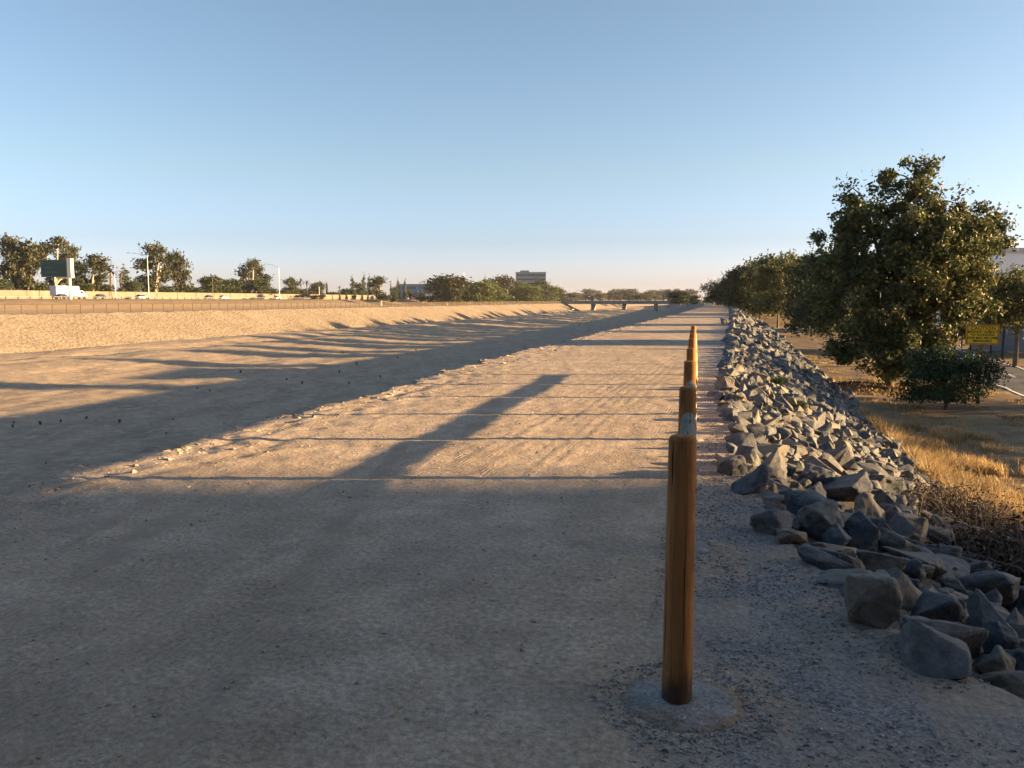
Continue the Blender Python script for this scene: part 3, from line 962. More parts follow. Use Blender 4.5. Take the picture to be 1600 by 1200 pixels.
# ------------------------------------------------------------------ foliage
def leaves(m, C, size, rs, aspect=0.55, droop=0.0):
    """rhombic leaf faces at the points C"""
    n = len(C)
    d = rs.randn(n, 3); d[:, 2] -= droop; d /= np.linalg.norm(d, axis=1)[:, None]
    e = rs.randn(n, 3); e -= d * np.sum(e * d, 1)[:, None]; e /= np.linalg.norm(e, axis=1)[:, None]
    L = size * (0.6 + 0.8 * rs.rand(n))[:, None]
    nrm = np.cross(d, e)
    a = C - d * L * 0.5
    b = C + e * L * aspect * 0.5 + nrm * L * 0.08
    c = C + d * L * 0.5
    f = C - e * L * aspect * 0.5 + nrm * L * 0.08
    V = np.stack([a, b, c, f], 1).reshape(-1, 3)
    F = np.arange(n * 4).reshape(n, 4)
    m.add(V, F)
def crown_points(lobes, nclu, nleaf, sig, rs, shell=0.55):
    vol = np.array([l[3] * l[4] * l[5] for l in lobes]) ** 0.8
    pick = rs.choice(len(lobes), nclu, p=vol / vol.sum())
    d = rs.randn(nclu, 3); d /= np.linalg.norm(d, axis=1)[:, None]
    r = shell + (1.02 - shell) * rs.rand(nclu) ** 0.7
    Lb = np.array(lobes)[pick]
    cen = Lb[:, :3] + d * Lb[:, 3:6] * r[:, None]
    w = rs.rand(nclu) ** 1.2 + 0.25
    k = rs.choice(nclu, nleaf, p=w / w.sum())
    sg = sig * (0.6 + 0.9 * rs.rand(nclu))
    P = cen[k] + rs.randn(nleaf, 3) * sg[k][:, None] * np.array([1, 1, 0.75])
    return cen, P
def limb(m, a, b, r0, r1, rs, n=6, wob=0.08, sides=6):
    a, b = np.array(a, float), np.array(b, float)
    L = np.linalg.norm(b - a)
    off = rs.randn(3) * wob * L
    pts = []
    for i in range(n + 1):
        t = i / n
        p = a + (b - a) * t + off * math.sin(math.pi * t) + np.array([0, 0, 0.12 * L * math.sin(math.pi * t)])
        pts.append(tuple(p + rs.randn(3) * 0.01 * L * (0 < i < n)))
    m.tube(pts, [r0 + (r1 - r0) * i / n for i in range(n + 1)], sides, cap=False)
    return pts
def make_tree(name, lobes, nclu, nleaf, sig, lsize, lmat, bmat, seed, trunk_top=1.5, trunk_r=0.18, lean=(0, 0), nlimb=14, shell=0.55, twigs=True, aspect=0.55, droop=0.2):
    rs = np.random.RandomState(seed)
    root = empty(name)
    cen, P = crown_points(lobes, nclu, nleaf, sig, rs, shell)
    P = P[P[:, 2] > 0.25]
    t = MB()
    top = np.array([lean[0], lean[1], trunk_top])
    t.tube([(0, 0, -0.25), (0.02 * trunk_r, 0, 0.15), tuple(top * 0.5 + np.array([0.02, 0.01, 0])), tuple(top)], [trunk_r * 1.5, trunk_r * 1.1, trunk_r * 0.95, trunk_r * 0.8], 10, cap=False)
    main = []
    for l in lobes:
        pts = limb(t, top, (l[0], l[1], l[2]), trunk_r * 0.62, trunk_r * 0.22, rs, 7, 0.07, 8)
        main.append(pts)
    idx = rs.choice(len(cen), min(nlimb, len(cen)), replace=False)
    allp = np.array([q for pts in main for q in pts[2:]])
    for i in idx:
        c = cen[i]
        j = np.argmin(np.sum((allp - c) ** 2, 1) + 0.5 * np.maximum(0, allp[:, 2] - c[2]))
        limb(t, allp[j], c, trunk_r * 0.2, trunk_r * 0.05, rs, 4, 0.06, 4)
    t.build('trunk', bmat, root, smooth=True)
    m = MB()
    leaves(m, P, lsize, rs, aspect, droop)
    m.build('crown', lmat, root)
    return root
def place(root, loc, rz=0.0, s=(1, 1, 1), label=None, cat='tree', group=None):
    root.location = loc
    root.rotation_euler = (0, 0, rz)
    root.scale = s
    tag(root, label, cat, group)
    return root

# the big tree beside the bikeway
p = on_ground(1387, 609, -1.8)
big = make_tree('sycamore_tree', [
    (0.45, 0, 7.9, 1.1, 1.2, 1.0), (0.9, 0, 8.35, 0.6, 0.6, 0.4), (-1.15, 0.1, 7.05, 1.0, 1.1, 0.9), (1.75, 0.2, 7.1, 1.0, 1.1, 0.75), (2.9, 0.3, 6.2, 1.2, 1.3, 0.8), (3.75, 0.1, 5.7, 0.75, 0.9, 0.5),
    (0.8, 0, 5.1, 2.9, 2.6, 2.0), (0.5, -0.9, 5.6, 1.5, 1.2, 1.3), (0.6, -0.8, 4.2, 1.6, 1.2, 1.3), (3.0, 0.2, 4.6, 1.3, 1.4, 0.9), (1.9, -0.5, 3.3, 1.5, 1.6, 1.5),
    (-1.4, 0, 3.3, 1.7, 2.0, 1.5), (-2.0, 0.2, 5.9, 0.9, 1.0, 0.7), (-2.3, -0.3, 4.7, 1.0, 1.0, 0.8), (0.2, -0.7, 1.7, 1.7, 1.2, 1.0), (-1.2, -0.6, 1.7, 1.2, 1.0, 0.9), (0.1, -0.9, 0.8, 1.0, 0.7, 0.6), (1.2, -0.4, 1.8, 1.0, 0.9, 0.8)],
    520, 80000, 0.17, 0.15, L_syc, M_bark, 4, trunk_top=1.5, trunk_r=0.20, nlimb=160, shell=0.35)
place(big, p, 0, (1, 1, 1), 'large leafy sycamore with sunlit right side beside the bikeway', 'tree')
# low shrub in front of it
p = on_ground(1478, 640, -1.8)
sh = make_tree('shrub', [(0, 0, 0.75, 1.2, 1.0, 0.75), (0.15, 0, 1.35, 0.95, 0.8, 0.6), (-0.5, 0, 0.4, 1.0, 0.8, 0.4), (1.0, 0.1, 1.25, 0.75, 0.6, 0.5), (-0.6, 0.2, 1.2, 0.8, 0.7, 0.5)],
               220, 15000, 0.14, 0.085, L_shrub, M_bark, 9, trunk_top=0.4, trunk_r=0.05, nlimb=60, shell=0.35)
place(sh, p, 0, (1, 1, 1), 'low dark green bush in front of the large tree below the yellow sign', 'bush')

row = [  # px base x, base y, crown half width px, top y, label
    (1297, 551, 62, 372, 21, L_dark, 'dark leafy tree with a pale trunk, left of the large sycamore'),
    (1268, 526, 42, 388, 22, L_dark, 'shorter dark tree behind the pale-trunked one'),
    (1215, 512, 40, 394, 23, L_syc, 'lighter yellowish tree beside the rock slope, next left'),
    (1187, 500, 28, 402, 24, L_dark, 'mid distant tree in the row, just left of the yellowish one'),
    (1160, 493, 24, 409, 25, L_dark, 'narrow dark tree further down the row beside the trail'),
]
for px, py, hw, ty, sd, lm, lab in row:
    p = on_ground(px, py, -1.8)
    k = p.y / F_PX
    rw = hw * k
    H = (py - ty) * k
    if H > 9.5: H = 9.5
    rr = random.Random(sd)
    lobes = [(0, 0, H * 0.58, rw, rw, H * 0.30), (rw * 0.35, 0.2, H * 0.80, rw * 0.55, rw * 0.6, H * 0.17), (-rw * 0.4, -0.3, H * 0.66, rw * 0.6, rw * 0.6, H * 0.2), (rw * 0.3, -0.4, H * 0.33, rw * 0.75, rw * 0.75, H * 0.17), (-rw * 0.45, 0.2, H * 0.30, rw * 0.6, rw * 0.7, H * 0.16)]
    t = make_tree('street_tree', lobes, 260, 13000, 0.28, 0.17 + 0.0009 * p.y, lm, M_pale if sd == 21 else M_bark, sd, trunk_top=H * 0.18, trunk_r=0.13, nlimb=50, shell=0.35)
    place(t, p, rr.uniform(-0.3, 0.3), (1, 1, 1), lab, 'tree')
# far end of the row
for (px, Y, hw, ty, sd, lab) in [(1148, 165, 20, 412, 31, 'dark tree where the row meets the trail, behind the narrow one'),
                                (1122, 235, 27, 434, 32, 'rounded dark tree at the far left end of the row above the walker'),
                                (1170, 190, 22, 420, 33, 'far dark tree filling the back of the row')]:
    b = at_y(px, 480, Y)
    z = zg(b.x, b.y)
    H = at_y(px, ty, Y).z - z
    rw = hw * Y / F_PX
    t = make_tree('street_tree', [(0, 0, H * 0.55, rw, rw, H * 0.36), (0, 0, H * 0.28, rw * 0.95, rw, H * 0.25), (rw * 0.4, 0, H * 0.75, rw * 0.5, rw * 0.5, H * 0.2)], 160, 7000, 0.5, 0.40, L_dark, M_bark, sd, trunk_top=H * 0.2, trunk_r=0.2, nlimb=15, shell=0.3)
    place(t, (b.x, b.y, z), 0, (1, 1, 1), lab, 'tree')
bp = [make_tree('street_tree', [(0, 0, 5.2, 3.6, 3.6, 3.4), (0.8, 0.4, 2.4, 3.2, 3.2, 1.9), (-1.0, 0, 7.4, 1.8, 2.0, 1.4), (1.2, -0.6, 7.0, 1.6, 1.6, 1.3)], 150, 4200, 0.5, 0.55, L_dark, M_bark, 300 + i, trunk_top=1.5, trunk_r=0.2, nlimb=8, shell=0.3) for i in range(3)]
rt_ = random.Random(44)
first = [True] * 3
Yt = 118.0
i = 0
while Yt < 640:
    k = i % 3
    o = bp[k] if first[k] else copy_tree(bp[k]); first[k] = False
    u = 7.5 - float(b_r(Yt)) + rt_.uniform(0, 5)
    v = (Yt + u * ST) / CT
    x, y = W(u, v)
    top = at_y(1200, 404 + rt_.uniform(-3, 12), y).z + 1.8
    H = min(top, 14.5 + rt_.uniform(-1.5, 2.0))
    s_ = H / 8.8
    place(o, (x, y, zg(x, y)), rt_.uniform(0, 6), (s_ * 0.9, s_ * 0.9, s_), 'dark tree in the dense far part of the row beside the trail', 'tree', 'dark trees of the dense far row')
    Yt += rt_.choice([6, 7, 7, 9, 12]) * (1 + Yt / 500)
    i += 1
# tree beyond the bikeway, at the right edge
b = at_y(1592, 480, 41.0)
t = make_tree('street_tree', [(0, 0, 3.7, 2.3, 2.2, 1.3), (-1.5, 0, 3.2, 1.3, 1.3, 0.9), (1.2, 0.3, 4.0, 1.4, 1.4, 0.9), (-0.3, 0, 2.6, 1.8, 1.6, 0.8)], 300, 20000, 0.22, 0.15, L_syc, M_bark, 41, trunk_top=2.2, trunk_r=0.12, nlimb=60, shell=0.3)
place(t, (b.x, b.y, zg(b.x, b.y)), 0, (1, 1, 1), 'round-headed tree at the right edge over the black fence', 'tree')
# hedge and trees to the right of the picture whose shade falls on the verge
for i, (x, y, s, lab) in enumerate([(25, 20.0, 1.45, 'green bush beside the bikeway right of the frame'), (26, 25.0, 1.6, 'green bush beside the bikeway next to the first one, farther on')]):
    t = make_tree('shrub', [(0, 0, 1.5, 2.0, 2.2, 1.3), (0.3, 0.8, 1.9, 1.5, 1.6, 1.1), (0, -1, 1.2, 1.6, 1.6, 1.0)], 120, 7000, 0.2, 0.16, L_shrub, M_bark, 50 + i, trunk_top=0.5, trunk_r=0.08, nlimb=20, shell=0.3)
    place(t, (x, y, zg(x, y)), 0, (s, s, s), lab, 'bush')

# dead brush along the foot of the rocks
for i, (px, py, s, lab) in enumerate([(1560, 905, 1.15, 'tangle of dark dead brush at the foot of the rocks, right edge'),
                                      (1455, 800, 0.75, 'patch of dark dead brush between the rocks and the dry grass'),
                                      (1530, 860, 0.85, 'low dark brush behind the shaded boulders')]):
    p = on_ground(px, py, -1.8)
    rsx = np.random.RandomState(60 + i)
    root = empty('dead_brush')
    m = MB()
    for k in range(150):
        a = rsx.rand() * 6.28; q = rsx.rand(2)
        c = np.array([q[0] * 0.9 * math.cos(a), q[0] * 0.9 * math.sin(a), 0])
        d = np.array([rsx.randn() * 0.4, rsx.randn() * 0.4, 0.25 + 0.35 * rsx.rand()])
        limb(m, c, c + d, 0.006, 0.002, rsx, 3, 0.15, 3)
    m.build('twigs', M_bark, root)
    m = MB()
    C = np.stack([rsx.randn(7000) * 0.5, rsx.randn(7000) * 0.5, np.abs(rsx.randn(7000)) * 0.17], 1)
    leaves(m, C, 0.05, rsx)
    m.build('leaves', L_brush, root)
    place(root, p, 0, (s, s, s), lab, 'brush')
p = on_ground(1572, 892, -1.5)
m = MB(); m.tube([(-0.35, 0.25, 0.32), (0, 0.0, 0.24), (0.3, -0.3, 0.12)], [0.035, 0.03, 0.02], 8)
o = m.build('branch', M_pale, smooth=True); o.location = p + Vector((0, 0, 0.1)); tag(o, 'bare pale broken branch lying over the dark brush', 'branch')

# dry grass
def grass(name, n, fn, hmin, hmax, mat, seed):
    rs = np.random.RandomState(seed)
    C, H = [], []
    while len(C) < n:
        u, v, k = fn(rs)
        if k is None: continue
        C.append((u, v)); H.append(k)
    C = np.array(C); H = np.array(H) * (hmin + (hmax - hmin) * rs.rand(n))
    z = z_ground(C[:, 0], C[:, 1])
    X = C[:, 0] * CT + C[:, 1] * ST; Y = -C[:, 0] * ST + C[:, 1] * CT
    B = np.stack([X, Y, z - 0.01], 1)
    a = rs.rand(n) * 6.28
    side = np.stack([np.cos(a), np.sin(a), 0 * a], 1) * (0.0035 + 0.0025 * rs.rand(n))[:, None] * (1 + Y / 22.0)[:, None]
    ld = rs.randn(n, 2) * 0.30
    lean = np.stack([ld[:, 0] * H, ld[:, 1] * H, H], 1)
    mid = B + lean * np.array([0.4, 0.4, 0.55])
    tip = B + lean * np.array([1.1, 1.1, 0.98])
    V = np.stack([B - side, B + side, mid + side * 0.8, mid - side * 0.8, tip], 1).reshape(-1, 3)
    i = np.arange(n) * 5
    m = MB(); m.add(V, np.stack([i, i + 1, i + 2, i + 3], 1)); m.F.append(np.stack([i + 3, i + 2, i + 4], 1).astype(np.int32))
    return m.build(name, mat)
def g1(rs):
    v = 7 + 16 * rs.rand() ** 1.2
    toe = float(u_toe(v))
    u = toe - 0.7 + 3.4 * rs.rand() ** 1.3
    d = pn(u * 0.9, v * 0.7) + 0.3 * pn(u * 3, v * 3)
    k = 1.0 - 0.25 * (u - toe)
    if d + 0.18 * k < 0.10 + 0.15 * rs.rand(): return u, v, None
    return u, v, max(0.35, k)
o = grass('dry_grass', 34000, g1, 0.14, 0.42, L_grass, 71)
tag(o, 'golden dry grass growing along the foot of the rock slope', 'grass', kind='stuff')
def g2(rs):
    v = 10 + 45 * rs.rand() ** 1.2
    toe = float(u_toe(v)); b0 = float(bk(e_bk0)(np.array([v]))[0])
    u = toe + (b0 - toe) * rs.rand()
    if pn(u * 0.7, v * 0.5) < 0.05: return u, v, None
    return u, v, 1.0
o = grass('dry_stubble', 26000, g2, 0.03, 0.11, L_grass, 72)
tag(o, 'short sparse dry stubble on the brown verge beside the bikeway', 'grass', kind='stuff')
def weed_mesh(n, rad, h, wid, mat, seed):
    r_ = np.random.RandomState(seed); V = [(0, 0, -0.03)]; F3 = []; F4 = []
    for k in range(n):
        a = r_.rand() * 6.28; q = rad * (0.3 + r_.rand()); hh = h * (0.35 + 0.8 * r_.rand())
        d = np.array([math.cos(a), math.sin(a), 0]); sd = np.array([-math.sin(a), math.cos(a), 0]) * wid * (0.6 + r_.rand())
        m1 = d * q * 0.5 + np.array([0, 0, hh * 0.7]); tp = d * q + np.array([0, 0, hh])
        i = len(V); V += [tuple(m1 - sd), tuple(m1 + sd), tuple(tp)]
        F3 += [(0, i, i + 1), (i, i + 2, i + 1)]
    m = MB(); m.add(V, F3)
    return m.mesh('weed', mat)
# small green weeds among the rocks
for i, (px, py, lab) in enumerate([(1213, 604, 'olive weed growing between the sunlit boulders, upper one'), (1245, 645, 'olive weed growing between the sunlit boulders, lower one')]):
    p = on_ground(px, py)
    o = link('weed', weed_mesh(260, 0.30, 0.22, 0.014, L_grn, 80 + i)); o.location = p; tag(o, lab, 'weed')
# leaf litter mound by the tree
p = on_ground(1335, 607, -1.8)
m = MB(); r_ = np.random.RandomState(88)
C = np.stack([r_.randn(4500) * 1.3, r_.randn(4500) * 0.8, np.zeros(4500)], 1)
C[:, 2] = 0.03 + 0.25 * np.exp(-(C[:, 0] / 1.6) ** 2 - (C[:, 1] / 1.0) ** 2) * r_.rand(4500)
leaves(m, C, 0.13, r_)
L_lit = leaf_mat('dead_leaf_litter', [(0.13, 0.09, 0.05), (0.22, 0.15, 0.08), (0.30, 0.21, 0.11)])
o = m.build('leaf_litter', L_lit); o.location = p; tag(o, 'heap of dead leaves under the left side of the large tree', 'leaf litter', kind='stuff')

# weeds on the river side
wm = []
for i in range(3):
    wm.append(weed_mesh(60, 0.26, 0.42, 0.035, L_weed, 90 + i))
for i, (px, py, s) in enumerate([(135, 655, 1.3), (187, 661, 1.6), (95, 660, 1.2), (63, 664, 1.6), (20, 668, 1.2), (22, 662, 1.0), (308, 608, 1.2), (328, 612, 1.2), (448, 594, 1), (472, 600, 1.2),
                                 (530, 583, 1.3), (557, 570, 1.4), (594, 590, 1.1), (650, 548, 1.5), (440, 665, 0.6), (350, 662, 0.6), (270, 656, 0.7), (260, 678, 0.7), (72, 725, 0.6), (545, 600, 0.9),
                                 (806, 550, 1.0), (820, 546, 1.2), (905, 508, 2), (915, 507, 2), (748, 566, 0.9), (376, 582, 1.3), (508, 551, 1.4), (536, 552, 1.4), (622, 560, 1.2), (715, 530, 1.6)]):
    p = on_ground(px, py, -3)
    o = link('weed', wm[i % 3]); s *= 0.36 if py > 600 else 0.5; o.location = p; o.scale = (s, s, s * 1.1); o.rotation_euler = (0, 0, i * 1.3)
    tag(o, 'small dark weed sprouting from the bare sand of the river channel', 'weed', 'weeds dotted over the river channel')

# ------------------------------------------------------------------ far bank fence
def chain_fence(name, us, vs, zs, height, mats, label, rad=0.08, mesh_alpha=0.22):
    root = empty(name, (*W(us[0], vs[0]), zs[0]))
    ox, oy, oz = root.location
    P = [(*W(u, v), z) for u, v, z in zip(us, vs, zs)]
    m = MB(); m.tube([(0, 0, -0.1), (0, 0, height)], rad, 6)
    me = m.mesh('fence_post', mats[0])
    for p in P:
        o = link('fence_post', me, root); o.location = (p[0] - ox, p[1] - oy, p[2] - oz)
    m = MB(); m.tube([(p[0] - ox, p[1] - oy, p[2] - oz + height - 0.03) for p in P], rad * 0.6, 5)
    m.build('top_rail', mats[0], root)
    m = MB()
    for a, b in zip(P[:-1], P[1:]):
        m.add([(a[0] - ox, a[1] - oy, a[2] - oz + 0.03), (b[0] - ox, b[1] - oy, b[2] - oz + 0.03), (b[0] - ox, b[1] - oy, b[2] - oz + height - 0.05), (a[0] - ox, a[1] - oy, a[2] - oz + height - 0.05)], [(0, 1, 2, 3)])
    m.build('wire_mesh', mats[1], root)
    tag(root, label, 'fence')
def wire_mat(name, col, alpha):
    m, nt, b = new_mat(name, 0.6, 0.3)
    b.inputs['Base Color'].default_value = col + (1,)
    b.inputs['Alpha'].default_value = alpha
    return m
M_wire = wire_mat('chain_link_wire', (0.10, 0.075, 0.055), 0.36)
M_wireb = wire_mat('black_chain_link_wire', (0.012, 0.013, 0.016), 0.22)
vs = np.arange(95, 640, 3.4)
us = -124.6 - b_l(vs)
chain_fence('chain_link_fence', us, vs, z_ground(us, vs), 1.8, (M_rust, M_wire), 'brown chain link fence along the top of the far river bank')
# black fence right
fy = []
pA, pB = at(1587, 567, ZR), at(1507, 545, ZR)
d = (pB - pA).normalized()
Ps = [pA + d * (2.9 * k) for k in range(-5, 14)]
uv = [UV(p.x, p.y) for p in Ps]
chain_fence('black_chain_link_fence', [q[0] for q in uv], [q[1] for q in uv], [zg(p.x, p.y) for p in Ps], 3.0, (M_black, M_wireb), 'tall black chain link fence behind the bikeway at the right edge', rad=0.06)

# ------------------------------------------------------------------ buildings
def Yu(px, u):                                           # distance at which a sight column crosses the line u (bend included)
    y = 300.0
    for _ in range(30):
        k = (px - CX) / F_PX
        v = k * y * ST + y * CT
        y = (u - float(b_l(v))) / (k * CT - ST)
    return y
def bld(name, label, px0, px1, ytop, Y, depth, mat, base_z=None, rz=0.0):
    a, b = at_y(px0, ytop, Y), at_y(px1, ytop, Y)
    z0 = zg((a.x + b.x) / 2, Y) if base_z is None else base_z
    root = empty(name, ((a.x + b.x) / 2, Y + depth / 2, z0), rz)
    w, h = b.x - a.x, a.z - z0
    m = MB(); m.box((0, 0, h / 2), (w, depth, h)); m.build('walls', mat, root)
    m = MB()
    for (cx, cy, sx, sy) in ((0, -depth / 2, w + 0.3, 0.3), (0, depth / 2, w + 0.3, 0.3), (-w / 2, 0, 0.3, depth - 0.31), (w / 2, 0, 0.3, depth - 0.31)):
        m.box((cx, cy, h + 0.25), (sx, sy, 0.5))
    m.build('parapet', M_bgrey if mat is not M_white else M_white, root)
    tag(root, label, 'building')
    return root, w, h
# office block
rt, w, h = bld('office_building', 'blue-grey glass office block rising behind the green trees at centre', 806, 853, 426, 700, 30, M_bglass)
for fl in range(6):
    m = MB(); m.box((0, -15.1, h - 2.2 - fl * 3.6), (w * 0.96, 0.2, 1.5)); m.build('window_band', M_glass, rt)
m = MB(); m.box((-w * 0.2, 0, h + 1.2), (w * 0.3, 12, 2.0)); m.build('plant_room', M_bgrey, rt)
# long low commercial building
rt, w, h = bld('commercial_building', 'low grey commercial building with a dark glass upper storey beyond the car park', 623, 716, 445, 520, 25, M_bgrey)
m = MB(); m.box((w * 0.22, -12.62, h - 2.0), (w * 0.5, 0.24, 3.2)); m.build('window_band', M_glass, rt)
m = MB(); m.box((-w * 0.02, -14.5, h * 0.30), (w * 0.30, 4.0, h * 0.58)); m.build('annex_wall', M_white, rt)
for k in range(6):
    m = MB(); m.box((-w * 0.43 + k * w * 0.04, -12.6, h - 2), (1.0, 0.2, 1.2)); m.build('window', M_glass, rt)
# dark blue roofed house behind the wall
b = at_y(149, 460, Yu(149, -236))
rt = empty('house', (b.x, b.y, ZFWY)); tag(rt, 'low dark building behind the tan wall between the palm and the sign', 'building')
m = MB(); m.box((0, 0, 1.9), (8.5, 9, 3.8)); m.build('walls', M_bgrey, rt)
m = MB(); m.prism([(-5.6, 3.82), (5.6, 3.82), (4.2, 5.6), (-4.2, 5.6)], -4.9, 4.9, 0); m.build('roof', M_roof, rt)
# warehouse right
b = at_y(1566, 388, 84)
rt = empty('warehouse', (b.x + 20, 90, zg(b.x + 20, 90))); tag(rt, 'pale flat-roofed warehouse behind the tree at the right edge', 'building')
hh = b.z - zg(b.x + 20, 90)
m = MB(); m.box((0, 0, hh / 2), (40, 12, hh)); m.build('walls', M_white, rt)
m = MB(); m.box((0, -6.1, hh - 0.2), (40.2, 0.2, 0.5)); m.build('parapet', M_metal, rt)
for k in range(6):
    m = MB(); m.box((-16 + 6.4 * k, -6.04, 2.0), (3.6, 0.12, 3.8)); m.build('loading_door', M_metal, rt)
# block wall behind black fence
a, b = at(1528, 560, ZR) * 1.0, None
P0 = at_y(1520, 500, 56); P1 = at_y(1720, 500, 47)
rt = empty('block_wall', (P0.x, P0.y, zg(P0.x, P0.y))); tag(rt, 'grey block wall in the shade behind the black fence', 'wall')
dv = Vector((P1.x - P0.x, P1.y - P0.y, 0)); L = dv.length; ang = math.atan2(dv.y, dv.x)
rt.rotation_euler = (0, 0, ang)
m = MB(); m.box((L / 2, 0, 1.05), (L, 0.2, 2.1)); m.build('wall_face', M_gwall, rt)
m = MB(); m.box((L / 2, 0, 2.15), (L + 0.1, 0.3, 0.1)); m.build('coping', M_conc2, rt)
for k in range(int(L // 5)):
    m = MB(); m.box((2.5 + k * 5, -0.16, 1.05), (0.4, 0.12, 2.1)); m.build('pilaster', M_gwall, rt)
# tan freeway sound wall
rt = empty('sound_wall', (*W(-217, 300), ZFWY)); tag(rt, 'long tan concrete sound wall along the far side of the freeway', 'wall')
ox, oy, oz = rt.location
prev = None
m = MB(); mc = MB()
pil = MB(); pil.box((0, 0, 1.35), (0.5, 0.5, 2.75)); pme = pil.mesh('pilaster', M_wall)
vv = np.arange(60, 520, 6.0)
for i, v in enumerate(vv[:-1]):
    a, b = W(-217 - b_l(v), v), W(-217 - b_l(v + 6), v + 6)
    c = ((a[0] + b[0]) / 2 - ox, (a[1] + b[1]) / 2 - oy, 1.3)
    rz = math.atan2(b[1] - a[1], b[0] - a[0])
    m.box(c, (5.98, 0.2, 2.6), rz)
    mc.box((c[0], c[1], 2.66), (6.02, 0.32, 0.12), rz)
    if i % 2 == 0:
        o = link('pilaster', pme, rt); o.location = (a[0] - ox, a[1] - oy, 0); o.rotation_euler = (0, 0, rz)
m.build('wall_panels', M_wall, rt); mc.build('coping', M_wall, rt)
# guard rail on the near shoulder
rt = empty('guard_rail', (*W(-186.5, 100), ZFWY)); tag(rt, 'low freeway guard rail on dark posts in front of the truck', 'guard rail')
ox, oy, oz = rt.location
m = MB(); m.box((0, 0, 0.35), (0.2, 0.2, 0.7)); gme = m.mesh('rail_post', M_rust)
line = []
for i, v in enumerate(np.arange(100, 330, 3.8)):
    x, y = W(-186.5 - b_l(v), v); line.append((x - ox, y - oy, 0.58))
    if i < 40: o = link('rail_post', gme, rt); o.location = (x - ox, y - oy, 0)
m = MB(); m.tube(line, 0.1, 4); m.build('rail_beam', M_metal, rt)

# bridge across the river
VB = 620.0
rt = empty('river_bridge', (*W(-60, VB), 0)); tag(rt, 'low concrete road bridge crossing the river channel in the distance', 'bridge')
rt.rotation_euler = (0, 0, -TH)
m = MB(); m.box((-15, 0, -0.55), (250, 14, 1.7)); m.build('deck', M_conc2, rt)
m = MB(); m.box((-15, -7.1, 0.75), (250, 0.3, 0.9)); m.build('parapet', M_conc2, rt)
m = MB(); m.box((-15, 7.1, 0.75), (250, 0.3, 0.9)); m.build('parapet', M_conc2, rt)
for x in (-52, -28, -4, 20):
    m = MB(); m.box((x, 0, -4.2), (1.7, 12, 5.6)); m.build('pier', M_conc2, rt)

# unseen plain block added far right of the camera to shade the foreground
TS = math.tan(R(SUN_EL))
zb = zg(150, -20)
rt = empty('warehouse', (150, -20, zb)); tag(rt, 'unseen plain concrete block added far right of the camera to shade the foreground', 'building')
hb = 150 * TS - zb
m = MB(); m.prism([(-60, 0), (27.2, 0), (27.2, hb + 0.05), (26.0, hb + 6), (-60, hb + 6)], 0, 30, 0); m.build('walls', M_conc2, rt)
m = MB(); m.prism([(27.21, 0), (31.8, 0), (31.8, hb - 2.7), (27.21, hb - 0.5)], 0, 20, 0); m.build('shade_wing', M_conc2, rt)  # sloping side piece shaped to draw the shade edge over the grass
for k in range(12):
    for zz_ in (3.5, 8.0, 12.5, 17.0, 21.5):
        m = MB(); m.box((-0.06, -55 + 6.5 * k, zz_), (0.14, 2.6, 1.8)); m.build('window', M_glass, rt)
rt = empty('sky_block_bridge', (0, -16, 0)); tag(rt, 'unseen concrete road bridge added behind the camera to block sky light', 'bridge')  # out-of-view bridge added to dim the sky light on the foreground
m = MB(); m.box((-30, 2.5, 4.2), (150, 24.5, 1.5)); m.build('deck', M_conc2, rt)
for yy in (-9.5, 14.5):
    m = MB(); m.box((-30, yy, 5.45), (150, 0.3, 1.0)); m.build('parapet', M_conc2, rt)
for xx in (-75, -45, -15, 9):
    m = MB(); m.box((xx, 0, -1.8), (1.4, 18, 10.4)); m.build('pier', M_conc2, rt)

# ------------------------------------------------------------------ street lamps, poles, signs
def H_at(py, Y): return at_y(800, py, Y).z
def street_lamp(px, Y, py, arm, label, z0=ZFWY, name='street_lamp', armz=0.8):
    if Y is None: Y = Yu(px, -183.5)
    height = H_at(py, Y) - z0; arm *= Y / F_PX
    b = at_y(px, 468, Y)
    rt = empty(name, (b.x, b.y, z0)); tag(rt, label, 'street lamp', 'freeway street lamps')
    m = MB(); m.tube([(0, 0, 0), (0, 0, height * 0.5), (0, 0, height)], [0.16, 0.13, 0.09], 8); m.build('pole', M_metal, rt, smooth=True)
    m = MB(); m.tube([(0, 0, height - 0.3), (arm * 0.15, 0, height + armz * 0.3), (arm * 0.55, 0, height + armz * 0.8), (arm, 0, height + armz)], [0.09, 0.08, 0.07, 0.06], 6); m.build('arm', M_metal, rt, smooth=True)
    m = MB(); m.box((arm + math.copysign(0.35, arm), 0, height + armz), (0.9, 0.35, 0.2)); m.build('lamp_head', M_metal, rt)
    m = MB(); m.box((0, 0, 0.25), (0.6, 0.6, 0.5)); m.build('base', M_conc, rt)
street_lamp(233, None, 401, -27, 'tall freeway street lamp left of the paired eucalyptus, arm reaching left', armz=1.2)
street_lamp(437, None, 418, -20, 'tall freeway street lamp right of the pale-trunked tree, arm reaching left', armz=1.4)
street_lamp(181, Yu(181, -215.5), 427, 7, 'short street lamp beside the palm behind the wall, arm reaching right', armz=0.9)
def pole(px, Y, ytop, rad, label, mat=M_white, cat='pole', z0=ZFWY, head=True):
    if Y is None: Y = Yu(px, -215.5)
    b = at_y(px, 468, Y); h = H_at(ytop, Y) - z0
    rt = empty('pole', (b.x, b.y, z0)); tag(rt, label, cat)
    m = MB(); m.tube([(0, 0, 0), (0, 0, h * 0.5), (0, 0, h)], [rad, rad * 0.9, rad * 0.8], 8); m.build('shaft', mat, rt, smooth=True)
    m = MB(); m.box((0, 0, h + 0.1), (rad * 3, rad * 3, 0.3)); m.build('cap', mat, rt)
